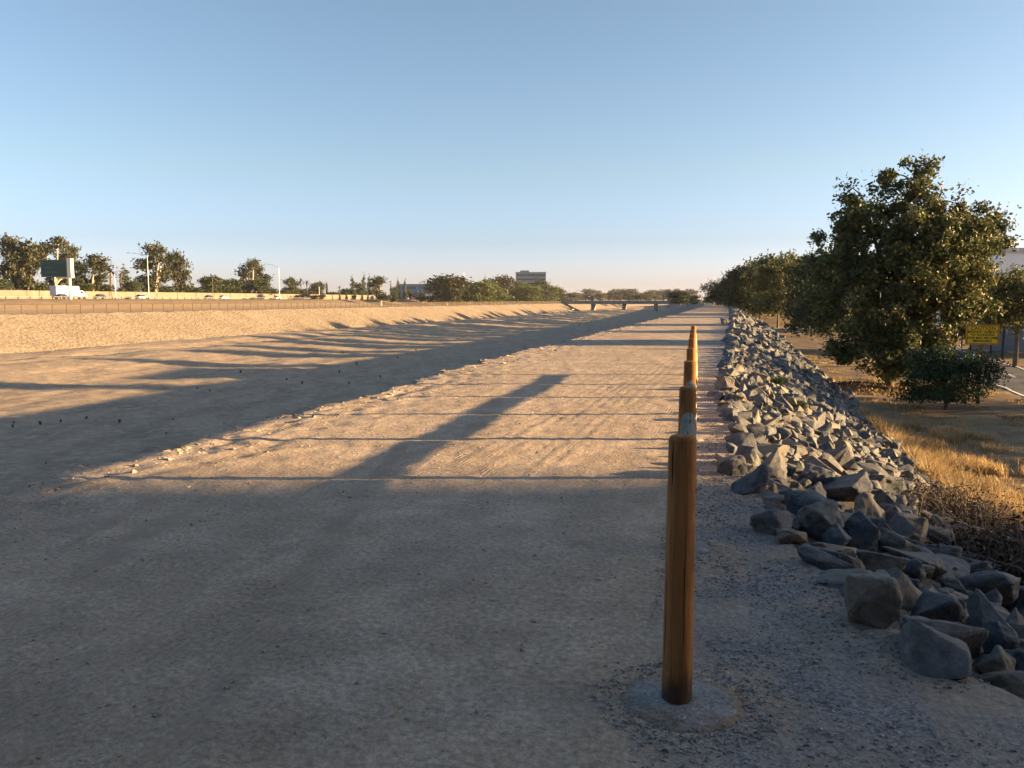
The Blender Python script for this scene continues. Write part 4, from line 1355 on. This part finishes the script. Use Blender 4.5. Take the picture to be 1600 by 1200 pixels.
pole(333, None, 435, 0.14, 'thin plain pole left of the pale-trunked tree', M_bark)
pole(611, 470, 440, 0.55, 'thick white column sign pole left of the grey building', M_cream)
pole(499, None, 449, 0.14, 'short white-topped lamp pole beside the small trees')
pole(725, 480, 425, 0.16, 'thin tall pole rising above the bright green trees', M_white)

# green sign board
Y = Yu(100, -184)
a, b = at_y(65, 406, Y), at_y(106, 433, Y)
rt = empty('freeway_sign', ((at_y(110, 468, Y)).x, Y, zg(at_y(110, 468, Y).x, Y))); tag(rt, 'dark green freeway sign board on a single cream column above the white truck', 'road sign')
z0 = rt.location.z
wx = at_y(106, 406, Y).x - a.x; hz = a.z - b.z
cx = (a.x + at_y(106, 406, Y).x) / 2 - rt.location.x; cz = (a.z + b.z) / 2 - z0
m = MB(); m.box((cx, 0, cz), (wx, 1.4, hz)); m.build('cabinet', M_greenedge, rt)
m = MB(); m.box((cx, -0.72, cz), (wx - 0.5, 0.04, hz - 0.5)); m.build('face_panel', M_green, rt)
for r_i, (wl, off) in enumerate(((0.85, 0), (0.3, -0.2), (0.5, -0.1))):
    m = MB(); m.box((cx + off * wx, -0.75, cz + hz * (0.33 - 0.27 * r_i)), (wx * wl, 0.02, 0.22)); m.build('text_row', M_greentext, rt)
m = MB(); m.box((cx + wx / 2 + 0.56, 0, cz + 0.1), (1.1, 1.5, hz + 0.6)); m.build('end_panel', M_cream, rt)
m = MB(); m.tube([(0.05, 0, 0), (0.05, 0, cz - hz / 2 - 0.15)], 0.42, 12); m.build('column', M_cream, rt, smooth=True)
m = MB(); m.box((cx + wx * 0.30, 0, cz - hz / 2 - 0.12), (wx * 0.5, 0.5, 0.2)); m.build('catwalk', M_white, rt)

# yellow caution sign
Y = 26.4
a, b = at_y(1515.5, 510, Y), at_y(1555, 536, Y)
cx, cz = (a.x + b.x) / 2, (a.z + b.z) / 2
w, h = b.x - a.x, a.z - b.z
rt = empty('caution_sign', (cx, Y, zg(cx, Y))); tag(rt, 'yellow caution sign with five lines of black lettering beside the bikeway', 'sign')
rt.rotation_euler = (0, 0, R(-14))
zz = cz - rt.location.z
m = MB(); m.box((0, 0, zz), (w, 0.03, h)); m.build('sign_panel', M_yellow, rt)
m = MB()
m.box((0, 0.02, zz + h / 2 + 0.03), (w + 0.12, 0.07, 0.06)); m.box((0, 0.02, zz - h / 2 - 0.03), (w + 0.12, 0.07, 0.06))
m.box((-w / 2 - 0.03, 0.021, zz), (0.06, 0.07, h - 0.001)); m.box((w / 2 + 0.03, 0.021, zz), (0.06, 0.07, h - 0.001))
m.build('sign_frame', M_orange, rt)
m = MB(); m.box((0, 0.1, (zz + h / 2) / 2), (0.1, 0.1, zz + h / 2 - 0.02)); m.build('sign_post', M_wood, rt)
for i, (txt, sz) in enumerate((('CAUTION', 0.15), ('BIKEWAY SUBJECT', 0.105), ('TO FLOODING', 0.105), ('AND MAY BECOME', 0.105), ('IMPASSABLE', 0.105))):
    c = bpy.data.curves.new('lettering', 'FONT')
    c.body = txt; c.size = sz; c.align_x = 'CENTER'; c.align_y = 'CENTER'; c.extrude = 0.001; c.offset = 0.003
    if i == 0: c.space_character = 1.15
    c.materials.append(M_text)
    o = bpy.data.objects.new('lettering', c); COL.objects.link(o); o.parent = rt
    o.location = (0, -0.0185, zz + h * (0.36 - 0.185 * i) - (0.0 if i else -0.01))
    o.rotation_euler = (math.pi / 2, 0, 0)
    bpy.context.view_layer.update()
    me_ = bpy.data.meshes.new_from_object(o.evaluated_get(bpy.context.evaluated_depsgraph_get()))
    l_ = link('lettering', me_, rt); l_.location = o.location; l_.rotation_euler = o.rotation_euler
    bpy.data.objects.remove(o)

# ------------------------------------------------------------------ vehicles
def make_car(paint):
    rt = empty('car')
    m = MB()
    body = [(-2.25, 0.28), (2.2, 0.28), (2.25, 0.62), (1.35, 0.86), (-1.7, 0.92), (-2.25, 0.86)]
    m.prism(body, -0.88, 0.88, 0)
    m.build('body', paint, rt)
    m = MB()
    lo = [(-0.82, -1.75, 0.9), (0.82, -1.75, 0.9), (0.82, 1.25, 0.86), (-0.82, 1.25, 0.86)]
    hi = [(-0.66, -1.15, 1.42), (0.66, -1.15, 1.42), (0.66, 0.35, 1.44), (-0.66, 0.35, 1.44)]
    m.add(lo + hi, [(0, 1, 5, 4), (1, 2, 6, 5), (2, 3, 7, 6), (3, 0, 4, 7), (4, 5, 6, 7)])
    m.build('glasshouse', M_glass, rt)
    m = MB(); m.box((0, -0.4, 1.455), (1.34, 1.55, 0.05), 0, 0.94); m.build('roof', paint, rt)
    for sx in (-1, 1):
        for y in (-1.35, 1.4):
            m = MB(); m.tube([(sx * 0.68, y, 0.32), (sx * 0.9, y, 0.32)], 0.32, 14); w = m.build('wheel', M_tyre, rt)
            m = MB(); m.tube([(sx * 0.9, y, 0.32), (sx * 0.91, y, 0.32)], 0.18, 10); m.build('rim', M_metal, w)
    for sx in (-0.65, 0.65):
        m = MB(); m.box((sx, 2.2, 0.62), (0.35, 0.12, 0.16)); m.build('headlight', M_white, rt)
        m = MB(); m.box((sx, -2.24, 0.75), (0.3, 0.06, 0.14)); m.build('tail_light', P_red, rt)
    return rt
cars = {'w': make_car(P_white), 's': make_car(P_silver), 'd': make_car(P_dark), 'r': make_car(P_red)}
used = set()
def put_car(kind, px, py, Y, rz, label, group, z=None, lane=None):
    if lane: Y = Yu(px, lane)
    o = cars[kind] if kind not in used else copy_tree(cars[kind])
    used.add(kind)
    b = at_y(px, py, Y)
    o.location = (b.x, Y, zg(b.x, Y) + 0.02 if z is None else z); o.rotation_euler = (0, 0, rz)
    tag(o, label, 'car', group)
G = 'cars driving on the freeway'
put_car('d', 158, 467, 222, -TH, 'dark car just ahead of the white truck on the freeway', G, lane=-191)
put_car('s', 221, 468, 226, -TH, 'silver-blue car beneath the tall left street lamp', G, lane=-191)
put_car('d', 327, 469, 262, -TH, 'black car below the thin pole on the freeway', G, lane=-191)
put_car('w', 350, 469, 268, -TH, 'white car left of the pale-trunked tree on the freeway', G, lane=-191)
put_car('w', 434, 469, 298, -TH, 'white car below the second street lamp', G, lane=-191)
put_car('d', 476, 468, 330, -TH, 'dark car in front of the wall, beside the brown shrubs', G, lane=-191)
put_car('d', 98, 466, 232, -TH, 'black car mostly hidden in front of the white truck body', G, lane=-189.5)
rp = random.Random(8)
kinds = 'wdwswrwdswdwrswd'
for i, k in enumerate(kinds):
    px = 622 + i * 4.7 + rp.uniform(-1, 1)
    col = {'w': 'white', 'd': 'black', 's': 'silver', 'r': 'red'}[k]
    put_car(k, px, 466, Yu(px, -188 - rp.uniform(0, 9)), rp.uniform(-0.4, 2.2), '%s car parked in the crowded lot before the low grey building' % col, '%s cars parked in the lot before the grey building' % col)
put_car('w', 1091, 470, 560, 1.2, 'white vehicle parked at the far end of the trail by the bridge', None)
put_car('w', 893, 468, 600, 0.6, 'white vehicle at the left approach of the far bridge', None)

# box truck
Y = Yu(106, -195)
b = at_y(106, 467, Y)
rt = empty('box_truck', (b.x, Y, zg(b.x, Y) + 0.02), -TH); tag(rt, 'white box truck driving right along the freeway below the green sign', 'truck')
m = MB(); m.box((0, -1.0, 2.35), (2.5, 8.4, 2.9)); m.build('cargo_box', M_white, rt)
m = MB(); m.box((0, -5.24, 2.3), (2.3, 0.06, 2.7)); m.build('rear_door', M_metal, rt)
m = MB(); m.prism([(3.25, 0.6), (6.4, 0.6), (6.45, 1.3), (5.3, 1.6), (4.7, 2.5), (3.25, 2.6)], -1.1, 1.1, 0); m.build('cab', M_white, rt)
m = MB(); m.prism([(3.9, 1.65), (5.1, 1.65), (4.6, 2.35), (3.9, 2.4)], -1.13, 1.13, 0); m.build('cab_window', M_glass, rt)
m = MB(); m.box((0, -0.6, 0.75), (1.0, 9.0, 0.3)); m.build('chassis', P_dark, rt)
for sx in (-1, 1):
    for y in (-3.4, 5.3):
        m = MB(); m.tube([(sx * 0.75, y, 0.5), (sx * 1.12, y, 0.5)], 0.5, 14); m.build('wheel', M_tyre, rt)

# ------------------------------------------------------------------ distant trees
def proto_round(seed, mat, bm_=M_bark, n=3400, low=True):
    r_ = random.Random(seed)
    lobes = [(0, 0, 6, 3.2, 3.2, 2.6)] + ([(r_.uniform(-2, 2), r_.uniform(-2, 2), 2.2, 2.2, 2.2, 1.7), (1.8, 0.5, 1.8, 1.8, 1.8, 1.4), (-1.9, -0.5, 2.0, 1.8, 1.8, 1.5)] if low else []) + [(r_.uniform(-2.2, 2.2), r_.uniform(-2, 2), r_.uniform(3.2, 8.2), r_.uniform(1.3, 2.2), r_.uniform(1.3, 2.2), r_.uniform(1.0, 1.8)) for _ in range(6)]
    return make_tree('broadleaf_tree', lobes, 130, n, 0.5, 0.62, mat, bm_, seed, trunk_top=2.4, trunk_r=0.28, nlimb=16, shell=0.4)
def proto_euc(seed, mat=L_euc):
    r_ = random.Random(seed)
    lobes = [(r_.uniform(-2.0, 2.0), r_.uniform(-1.6, 1.6), 2.6 + 6.4 * (i / 7), r_.uniform(1.0, 1.6), r_.uniform(1.0, 1.6), r_.uniform(0.8, 1.3)) for i in range(8)]
    return make_tree('eucalyptus_tree', lobes, 90, 2600, 0.40, 0.48, mat, M_pale, seed, trunk_top=2.4, trunk_r=0.30, nlimb=12, shell=0.3, droop=0.8)
def proto_cyp(seed, mat=L_dark):
    lobes = [(0, 0, 1.0 + i * 1.25, 1.5 - 0.17 * i, 1.5 - 0.17 * i, 1.1) for i in range(8)]
    return make_tree('cypress_tree', lobes, 120, 2200, 0.22, 0.4, mat, M_bark, seed, trunk_top=1.2, trunk_r=0.2, nlimb=4, shell=0.2)
def proto_palm(seed, tall):
    rt = empty('palm_tree'); rs = np.random.RandomState(seed)
    m = MB(); m.tube([(0, 0, -0.2), (0.1, 0, 4), (0, 0, 9.0)], [0.35, 0.25, 0.2], 8); m.build('trunk', M_bark, rt, smooth=True)
    m = MB()
    for k in range(34):
        a = rs.rand() * 6.28; el = rs.uniform(-0.7, 1.3); L = rs.uniform(1.5, 2.4) * tall
        P = []
        for j in range(6):
            t = j / 5
            P.append(np.array([math.cos(a) * math.cos(el) * L * t, math.sin(a) * math.cos(el) * L * t, 9 + math.sin(el) * L * t - 0.9 * t * t]))
        s = np.array([-math.sin(a), math.cos(a), 0]) * 0.18
        for j in range(5):
            w0, w1 = s * (1 - 0.15 * j), s * (1 - 0.15 * (j + 1))
            m.add([P[j] - w0, P[j] + w0, P[j + 1] + w1, P[j + 1] - w1], [(0, 1, 2, 3)])
    m.build('fronds', L_dark, rt)
    return rt
protos = {'R': [proto_round(201, L_dark), proto_round(202, L_dark)], 'G': [proto_round(203, L_grn), proto_round(204, L_grn)], 'H': [proto_round(205, L_hazy, n=2200), proto_round(206, L_hazy, n=2200)],
          'E': [proto_euc(207), proto_euc(208), proto_euc(209)], 'C': [proto_cyp(210)], 'P': [proto_palm(211, 1.0)], 'O': [proto_round(212, L_euc)]}
hts = {}
for k, l in protos.items():
    for o in l:
        cr = [c for c in o.children if c.name.startswith(('crown', 'fronds'))][0]
        V = np.array([v.co[:] for v in cr.data.vertices])
        hts[o.name] = (np.percentile(V[:, 2], 99.5), (np.percentile(V[:, 0], 99) - np.percentile(V[:, 0], 1)))
usedp = set()
def far_tree(k, px, wpx, ytop, Y, label, group=None, z=None, i=0, rz=0.0):
    if px < 590: Y = max(Y, Yu(px, -224 - 3 * (i % 4)))
    elif px < 880: Y = max(Y, Yu(px, -134 - 4 * (i % 4)))
    lst = protos[k]; pr = lst[i % len(lst)]
    b = at_y(px, 466, Y)
    z0 = zg(b.x, Y) if z is None else z
    hp, wp = hts[pr.name]
    if pr.name in usedp: o = copy_tree(pr)
    else: o = pr; usedp.add(pr.name)
    H = at_y(px, ytop, Y).z - z0
    sx = wpx * Y / F_PX / wp * (1.3 if k in 'GOR' and px > 680 else 1.0)
    o.location = (b.x, Y, z0 - 0.05); o.scale = (sx, sx, H / hp); o.rotation_euler = (0, 0, rz)
    tag(o, label, 'tree', group)
D = [
 ('E', 22, 38, 369, 268, 'tall ragged dark eucalyptus, leftmost of the skyline'), ('O', 45, 52, 378, 262, 'broad brownish eucalyptus just left of the green sign'),
 ('E', 88, 46, 371, 275, 'eucalyptus rising directly behind the green sign'), ('E', 112, 26, 384, 268, 'slim eucalyptus right of the green sign'),
 ('E', 145, 42, 397, 290, 'dark eucalyptus between the sign and the palm'), ('R', 128, 20, 408, 285, 'small dark tree right of the sign column'),
 ('P', 175, 26, 418, 272, 'bushy fan palm between the dark eucalyptus and the pine'), ('C', 196, 26, 419, 285, 'conical dark tree right of the fan palm'),
 ('R', 210, 22, 438, 280, 'low dark tree left of the tall lamp'), ('E', 244, 46, 382, 280, 'tall open eucalyptus right of the tall left street lamp'),
 ('O', 278, 36, 394, 284, 'tall dense dark tree right of the open eucalyptus'), ('R', 232, 30, 430, 276, 'low dark tree at the foot of the open eucalyptus'),
 ('R', 331, 34, 431, 320, 'dark round tree behind the thin pole'), ('R', 360, 40, 436, 330, 'low wide dark tree left of the pale-trunked tree'),
 ('E', 392, 34, 405, 300, 'tall pale-trunked eucalyptus standing alone mid left'), ('E', 408, 26, 414, 310, 'shorter eucalyptus leaning on the pale-trunked one'),
 ('R', 404, 36, 436, 320, 'low dark tree at the foot of the pale-trunked eucalyptus'), ('R', 456, 26, 434, 360, 'dark round tree right of the second street lamp'),
 ('P', 471, 12, 434, 380, 'thin tall palm, left of the close pair'), ('P', 480, 12, 437, 380, 'thin tall palm, right of the close pair'),
 ('O', 497, 22, 441, 380, 'brownish tree beside the short lamp pole'), ('C', 511, 6, 441, 370, 'single slender cypress above the tan wall'),
 ('P', 531, 8, 446, 420, 'tiny distant palm above the tan wall'), ('R', 538, 20, 451, 420, 'small low dark tree below the tiny palm'),
 ('C', 551, 11, 433, 400, 'pointed dark cypress left of the green round tree'), ('R', 562, 18, 442, 400, 'green round tree between two cypresses'),
 ('C', 569, 10, 430, 395, 'tall dark cypress, left of the touching pair'), ('C', 577, 9, 432, 395, 'tall dark cypress, right of the touching pair'),
 ('E', 595, 28, 432, 385, 'open eucalyptus left of the thick white column'), ('C', 622, 8, 438, 470, 'cypress tip behind the left end of the grey building'),
 ('C', 633, 7, 437, 470, 'cypress tip behind the grey building, right-hand one'), ('R', 616, 12, 448, 430, 'small dark tree right of the white column'),
 ('O', 638, 14, 454, 505, 'small brownish tree in the car park, left'), ('R', 660, 12, 456, 505, 'small dark tree in the car park before the white wall'),
 ('O', 697, 52, 431, 345, 'large brownish tree at the left end of the green tree belt'), ('G', 726, 34, 440, 335, 'bright green tree right of the large brownish one'),
 ('G', 750, 38, 438, 340, 'second bright green tree in the belt under the tall pole'), ('G', 772, 26, 444, 345, 'bright green tree left of the domed tree'),
 ('O', 783, 32, 432, 380, 'domed brownish tree with a visible trunk left of the office block'), ('G', 808, 34, 440, 390, 'green tree below the left corner of the office block'),
 ('G', 826, 32, 446, 395, 'green tree below the middle of the office block'), ('R', 842, 26, 438, 420, 'dark tree before the right side of the office block'),
 ('G', 858, 28, 446, 420, 'green tree just right of the office block'), ('O', 872, 20, 450, 470, 'last tree at the right end of the green belt'),
 ('O', 710, 20, 450, 335, 'low brownish tree in front of the belt, left part'), ('C', 757, 8, 434, 420, 'cypress tip showing over the bright green belt'),
]
Dg = None
for i, (k, px, w, yt, Y, lab) in enumerate(D):
    far_tree(k, px, w, yt, Y, lab, None, i=i, rz=(i * 1.7) % 6.28)
rp = random.Random(17)
for i, px in enumerate(range(882, 1086, 11)):
    far_tree('H', px + rp.uniform(-3, 3), rp.uniform(18, 34), rp.uniform(451, 460), 850 + rp.uniform(-80, 150), 'low hazy tree on the horizon beyond the far bridge', 'hazy trees on the horizon beyond the bridge', i=i, rz=i * 0.9, z=1.0)
far_tree('R', 1062, 26, 455, 500, 'dark rounded tree at the right end of the far bridge', None, z=-1.0)
far_tree('R', 1084, 18, 462, 520, 'small dark tree beside the white vehicle at the trail end', None, i=1, z=-1.0)
# dark hedge behind the wall and scattered low shrubs
hx = [(4, 16, 434), (14, 12, 440), (60, 24, 441), (80, 20, 444), (130, 22, 442), (165, 20, 444), (255, 30, 446), (290, 22, 447), (305, 20, 450), (320, 24, 448), (345, 26, 447), (378, 22, 446), (425, 16, 450), (445, 16, 452), (470, 18, 452), (485, 18, 450), (520, 14, 456), (548, 12, 452)]
for i, (px, w, yt) in enumerate(hx):
    far_tree('R', px, w * 1.3, yt, 250 + px * 0.22, 'low dark bush showing over the top of the tan wall', 'low bushes showing over the tan wall', i=i, rz=i)

for i, (px, w, yt, k) in enumerate([(476, 18, 459, 'O'), (492, 16, 461, 'O'), (503, 12, 460, 'O'), (531, 4, 458, 'C'), (541, 4, 457, 'C'), (566, 4, 457, 'C'), (575, 4, 456, 'C'), (553, 8, 461, 'O'), (436, 14, 464, 'O'), (200, 10, 463, 'O'), (395, 12, 464, 'O')]):
    Yd = Yu(px, -213.5)
    pr = protos[k][0]; hp, wp = hts[pr.name]
    b = at_y(px, 466, Yd); o = copy_tree(pr); H = H_at(yt, Yd) - ZFWY
    sx = w * Yd / F_PX / wp
    o.location = (b.x, Yd, ZFWY - 0.1); o.scale = (sx, sx, H / hp)
    tag(o, 'slim dark shrub standing against the tan freeway wall' if k == 'C' else 'brownish bush growing at the foot of the tan freeway wall', 'shrub', 'slim shrubs against the wall' if k == 'C' else 'brown bushes against the wall')

# ------------------------------------------------------------------ the walker at the far end of the trail
def person(loc, rz, label):
    rt = empty('person', loc, rz); tag(rt, label, 'person')
    J = {'pel': (0, 0, 0.95), 'che': (0, 0.02, 1.28), 'nec': (0, 0.02, 1.48), 'hed': (0, 0.03, 1.64),
         'hl': (-0.1, 0, 0.9), 'kl': (-0.11, 0.14, 0.50), 'al': (-0.11, 0.18, 0.09), 'tl': (-0.11, 0.33, 0.04),
         'hr': (0.1, 0, 0.9), 'kr': (0.11, -0.04, 0.49), 'ar': (0.11, -0.28, 0.12), 'tr': (0.11, -0.16, 0.03),
         'sl': (-0.19, 0.02, 1.40), 'el': (-0.24, -0.12, 1.14), 'wl': (-0.23, 0.02, 0.92), 'fl': (-0.22, 0.09, 0.84),
         'sr': (0.19, 0.02, 1.40), 'er': (0.24, 0.13, 1.15), 'wr': (0.22, 0.34, 1.06), 'fr': (0.20, 0.42, 1.05)}
    Rr = {'pel': 0.14, 'che': 0.15, 'nec': 0.06, 'hed': 0.10, 'hl': 0.09, 'kl': 0.06, 'al': 0.04, 'tl': 0.035, 'hr': 0.09, 'kr': 0.06, 'ar': 0.04, 'tr': 0.035, 'sl': 0.055, 'el': 0.042, 'wl': 0.03, 'fl': 0.03, 'sr': 0.055, 'er': 0.042, 'wr': 0.03, 'fr': 0.03}
    keys = list(J)
    E = [('pel', 'che'), ('che', 'nec'), ('nec', 'hed'), ('pel', 'hl'), ('hl', 'kl'), ('kl', 'al'), ('al', 'tl'), ('pel', 'hr'), ('hr', 'kr'), ('kr', 'ar'), ('ar', 'tr'), ('che', 'sl'), ('sl', 'el'), ('el', 'wl'), ('wl', 'fl'), ('che', 'sr'), ('sr', 'er'), ('er', 'wr'), ('wr', 'fr')]
    me = bpy.data.meshes.new('body'); me.from_pydata([J[k] for k in keys], [(keys.index(a), keys.index(b)) for a, b in E], [])
    o = link('body', me, rt); me.materials.append(M_skin)
    md = o.modifiers.new('skin', 'SKIN')
    for i, k in enumerate(keys):
        me.skin_vertices[0].data[i].radius = (Rr[k], Rr[k] * 0.85)
    me.skin_vertices[0].data[0].use_root = True
    o.modifiers.new('sub', 'SUBSURF').levels = 1
    m = MB(); m.tube([(0, 0, 0.90), (0, 0.01, 1.1), (0, 0.02, 1.35), (0, 0.02, 1.46)], [0.165, 0.16, 0.20, 0.09], 14); 
    for s, e in ((-1, (-0.235, -0.08, 1.20)), (1, (0.235, 0.09, 1.20))): m.tube([(s * 0.12, 0.02, 1.40), (s * 0.2, 0.02, 1.38), e], [0.08, 0.075, 0.06], 10)
    m.build('shirt', M_shirt, rt, smooth=True)
    m = MB(); m.tube([(0, 0, 1.0), (0, 0, 0.86)], [0.17, 0.18], 14)
    m.tube([(-0.1, 0, 0.9), (-0.108, 0.10, 0.58)], [0.11, 0.085], 12); m.tube([(0.1, 0, 0.9), (0.108, -0.03, 0.56)], [0.11, 0.085], 12)
    m.build('shorts', M_short, rt, smooth=True)
    m = MB(); m.tube([(0, 0.01, 1.60), (0, 0.0, 1.70), (0, 0.01, 1.77)], [0.112, 0.115, 0.05], 12); m.build('hair', M_hair, rt, smooth=True)
p = at(1115.5, 476.5, 0.0)
p = at_y(1115.5, 476.8, 245)
person((p.x, p.y, zg(p.x, p.y)), R(160), 'person in a pink shirt and pale shorts walking on the far trail')

# ------------------------------------------------------------------ the hazy evening air
m = MB(); m.box((0, 0, 18.5), (11000, 11000, 56))
hm = bpy.data.materials.new('evening_haze'); hm.use_nodes = True
hn = hm.node_tree; hn.nodes.clear()
ho = hn.nodes.new('ShaderNodeOutputMaterial'); hv = hn.nodes.new('ShaderNodeVolumePrincipled')
hv.inputs['Color'].default_value = (0.86, 0.88, 0.92, 1)
hv.inputs['Density'].default_value = 0.00007
hv.inputs['Anisotropy'].default_value = 0.2
hn.links.new(hv.outputs[0], ho.inputs['Volume'])
o = m.build('haze', hm); tag(o, kind='stuff')
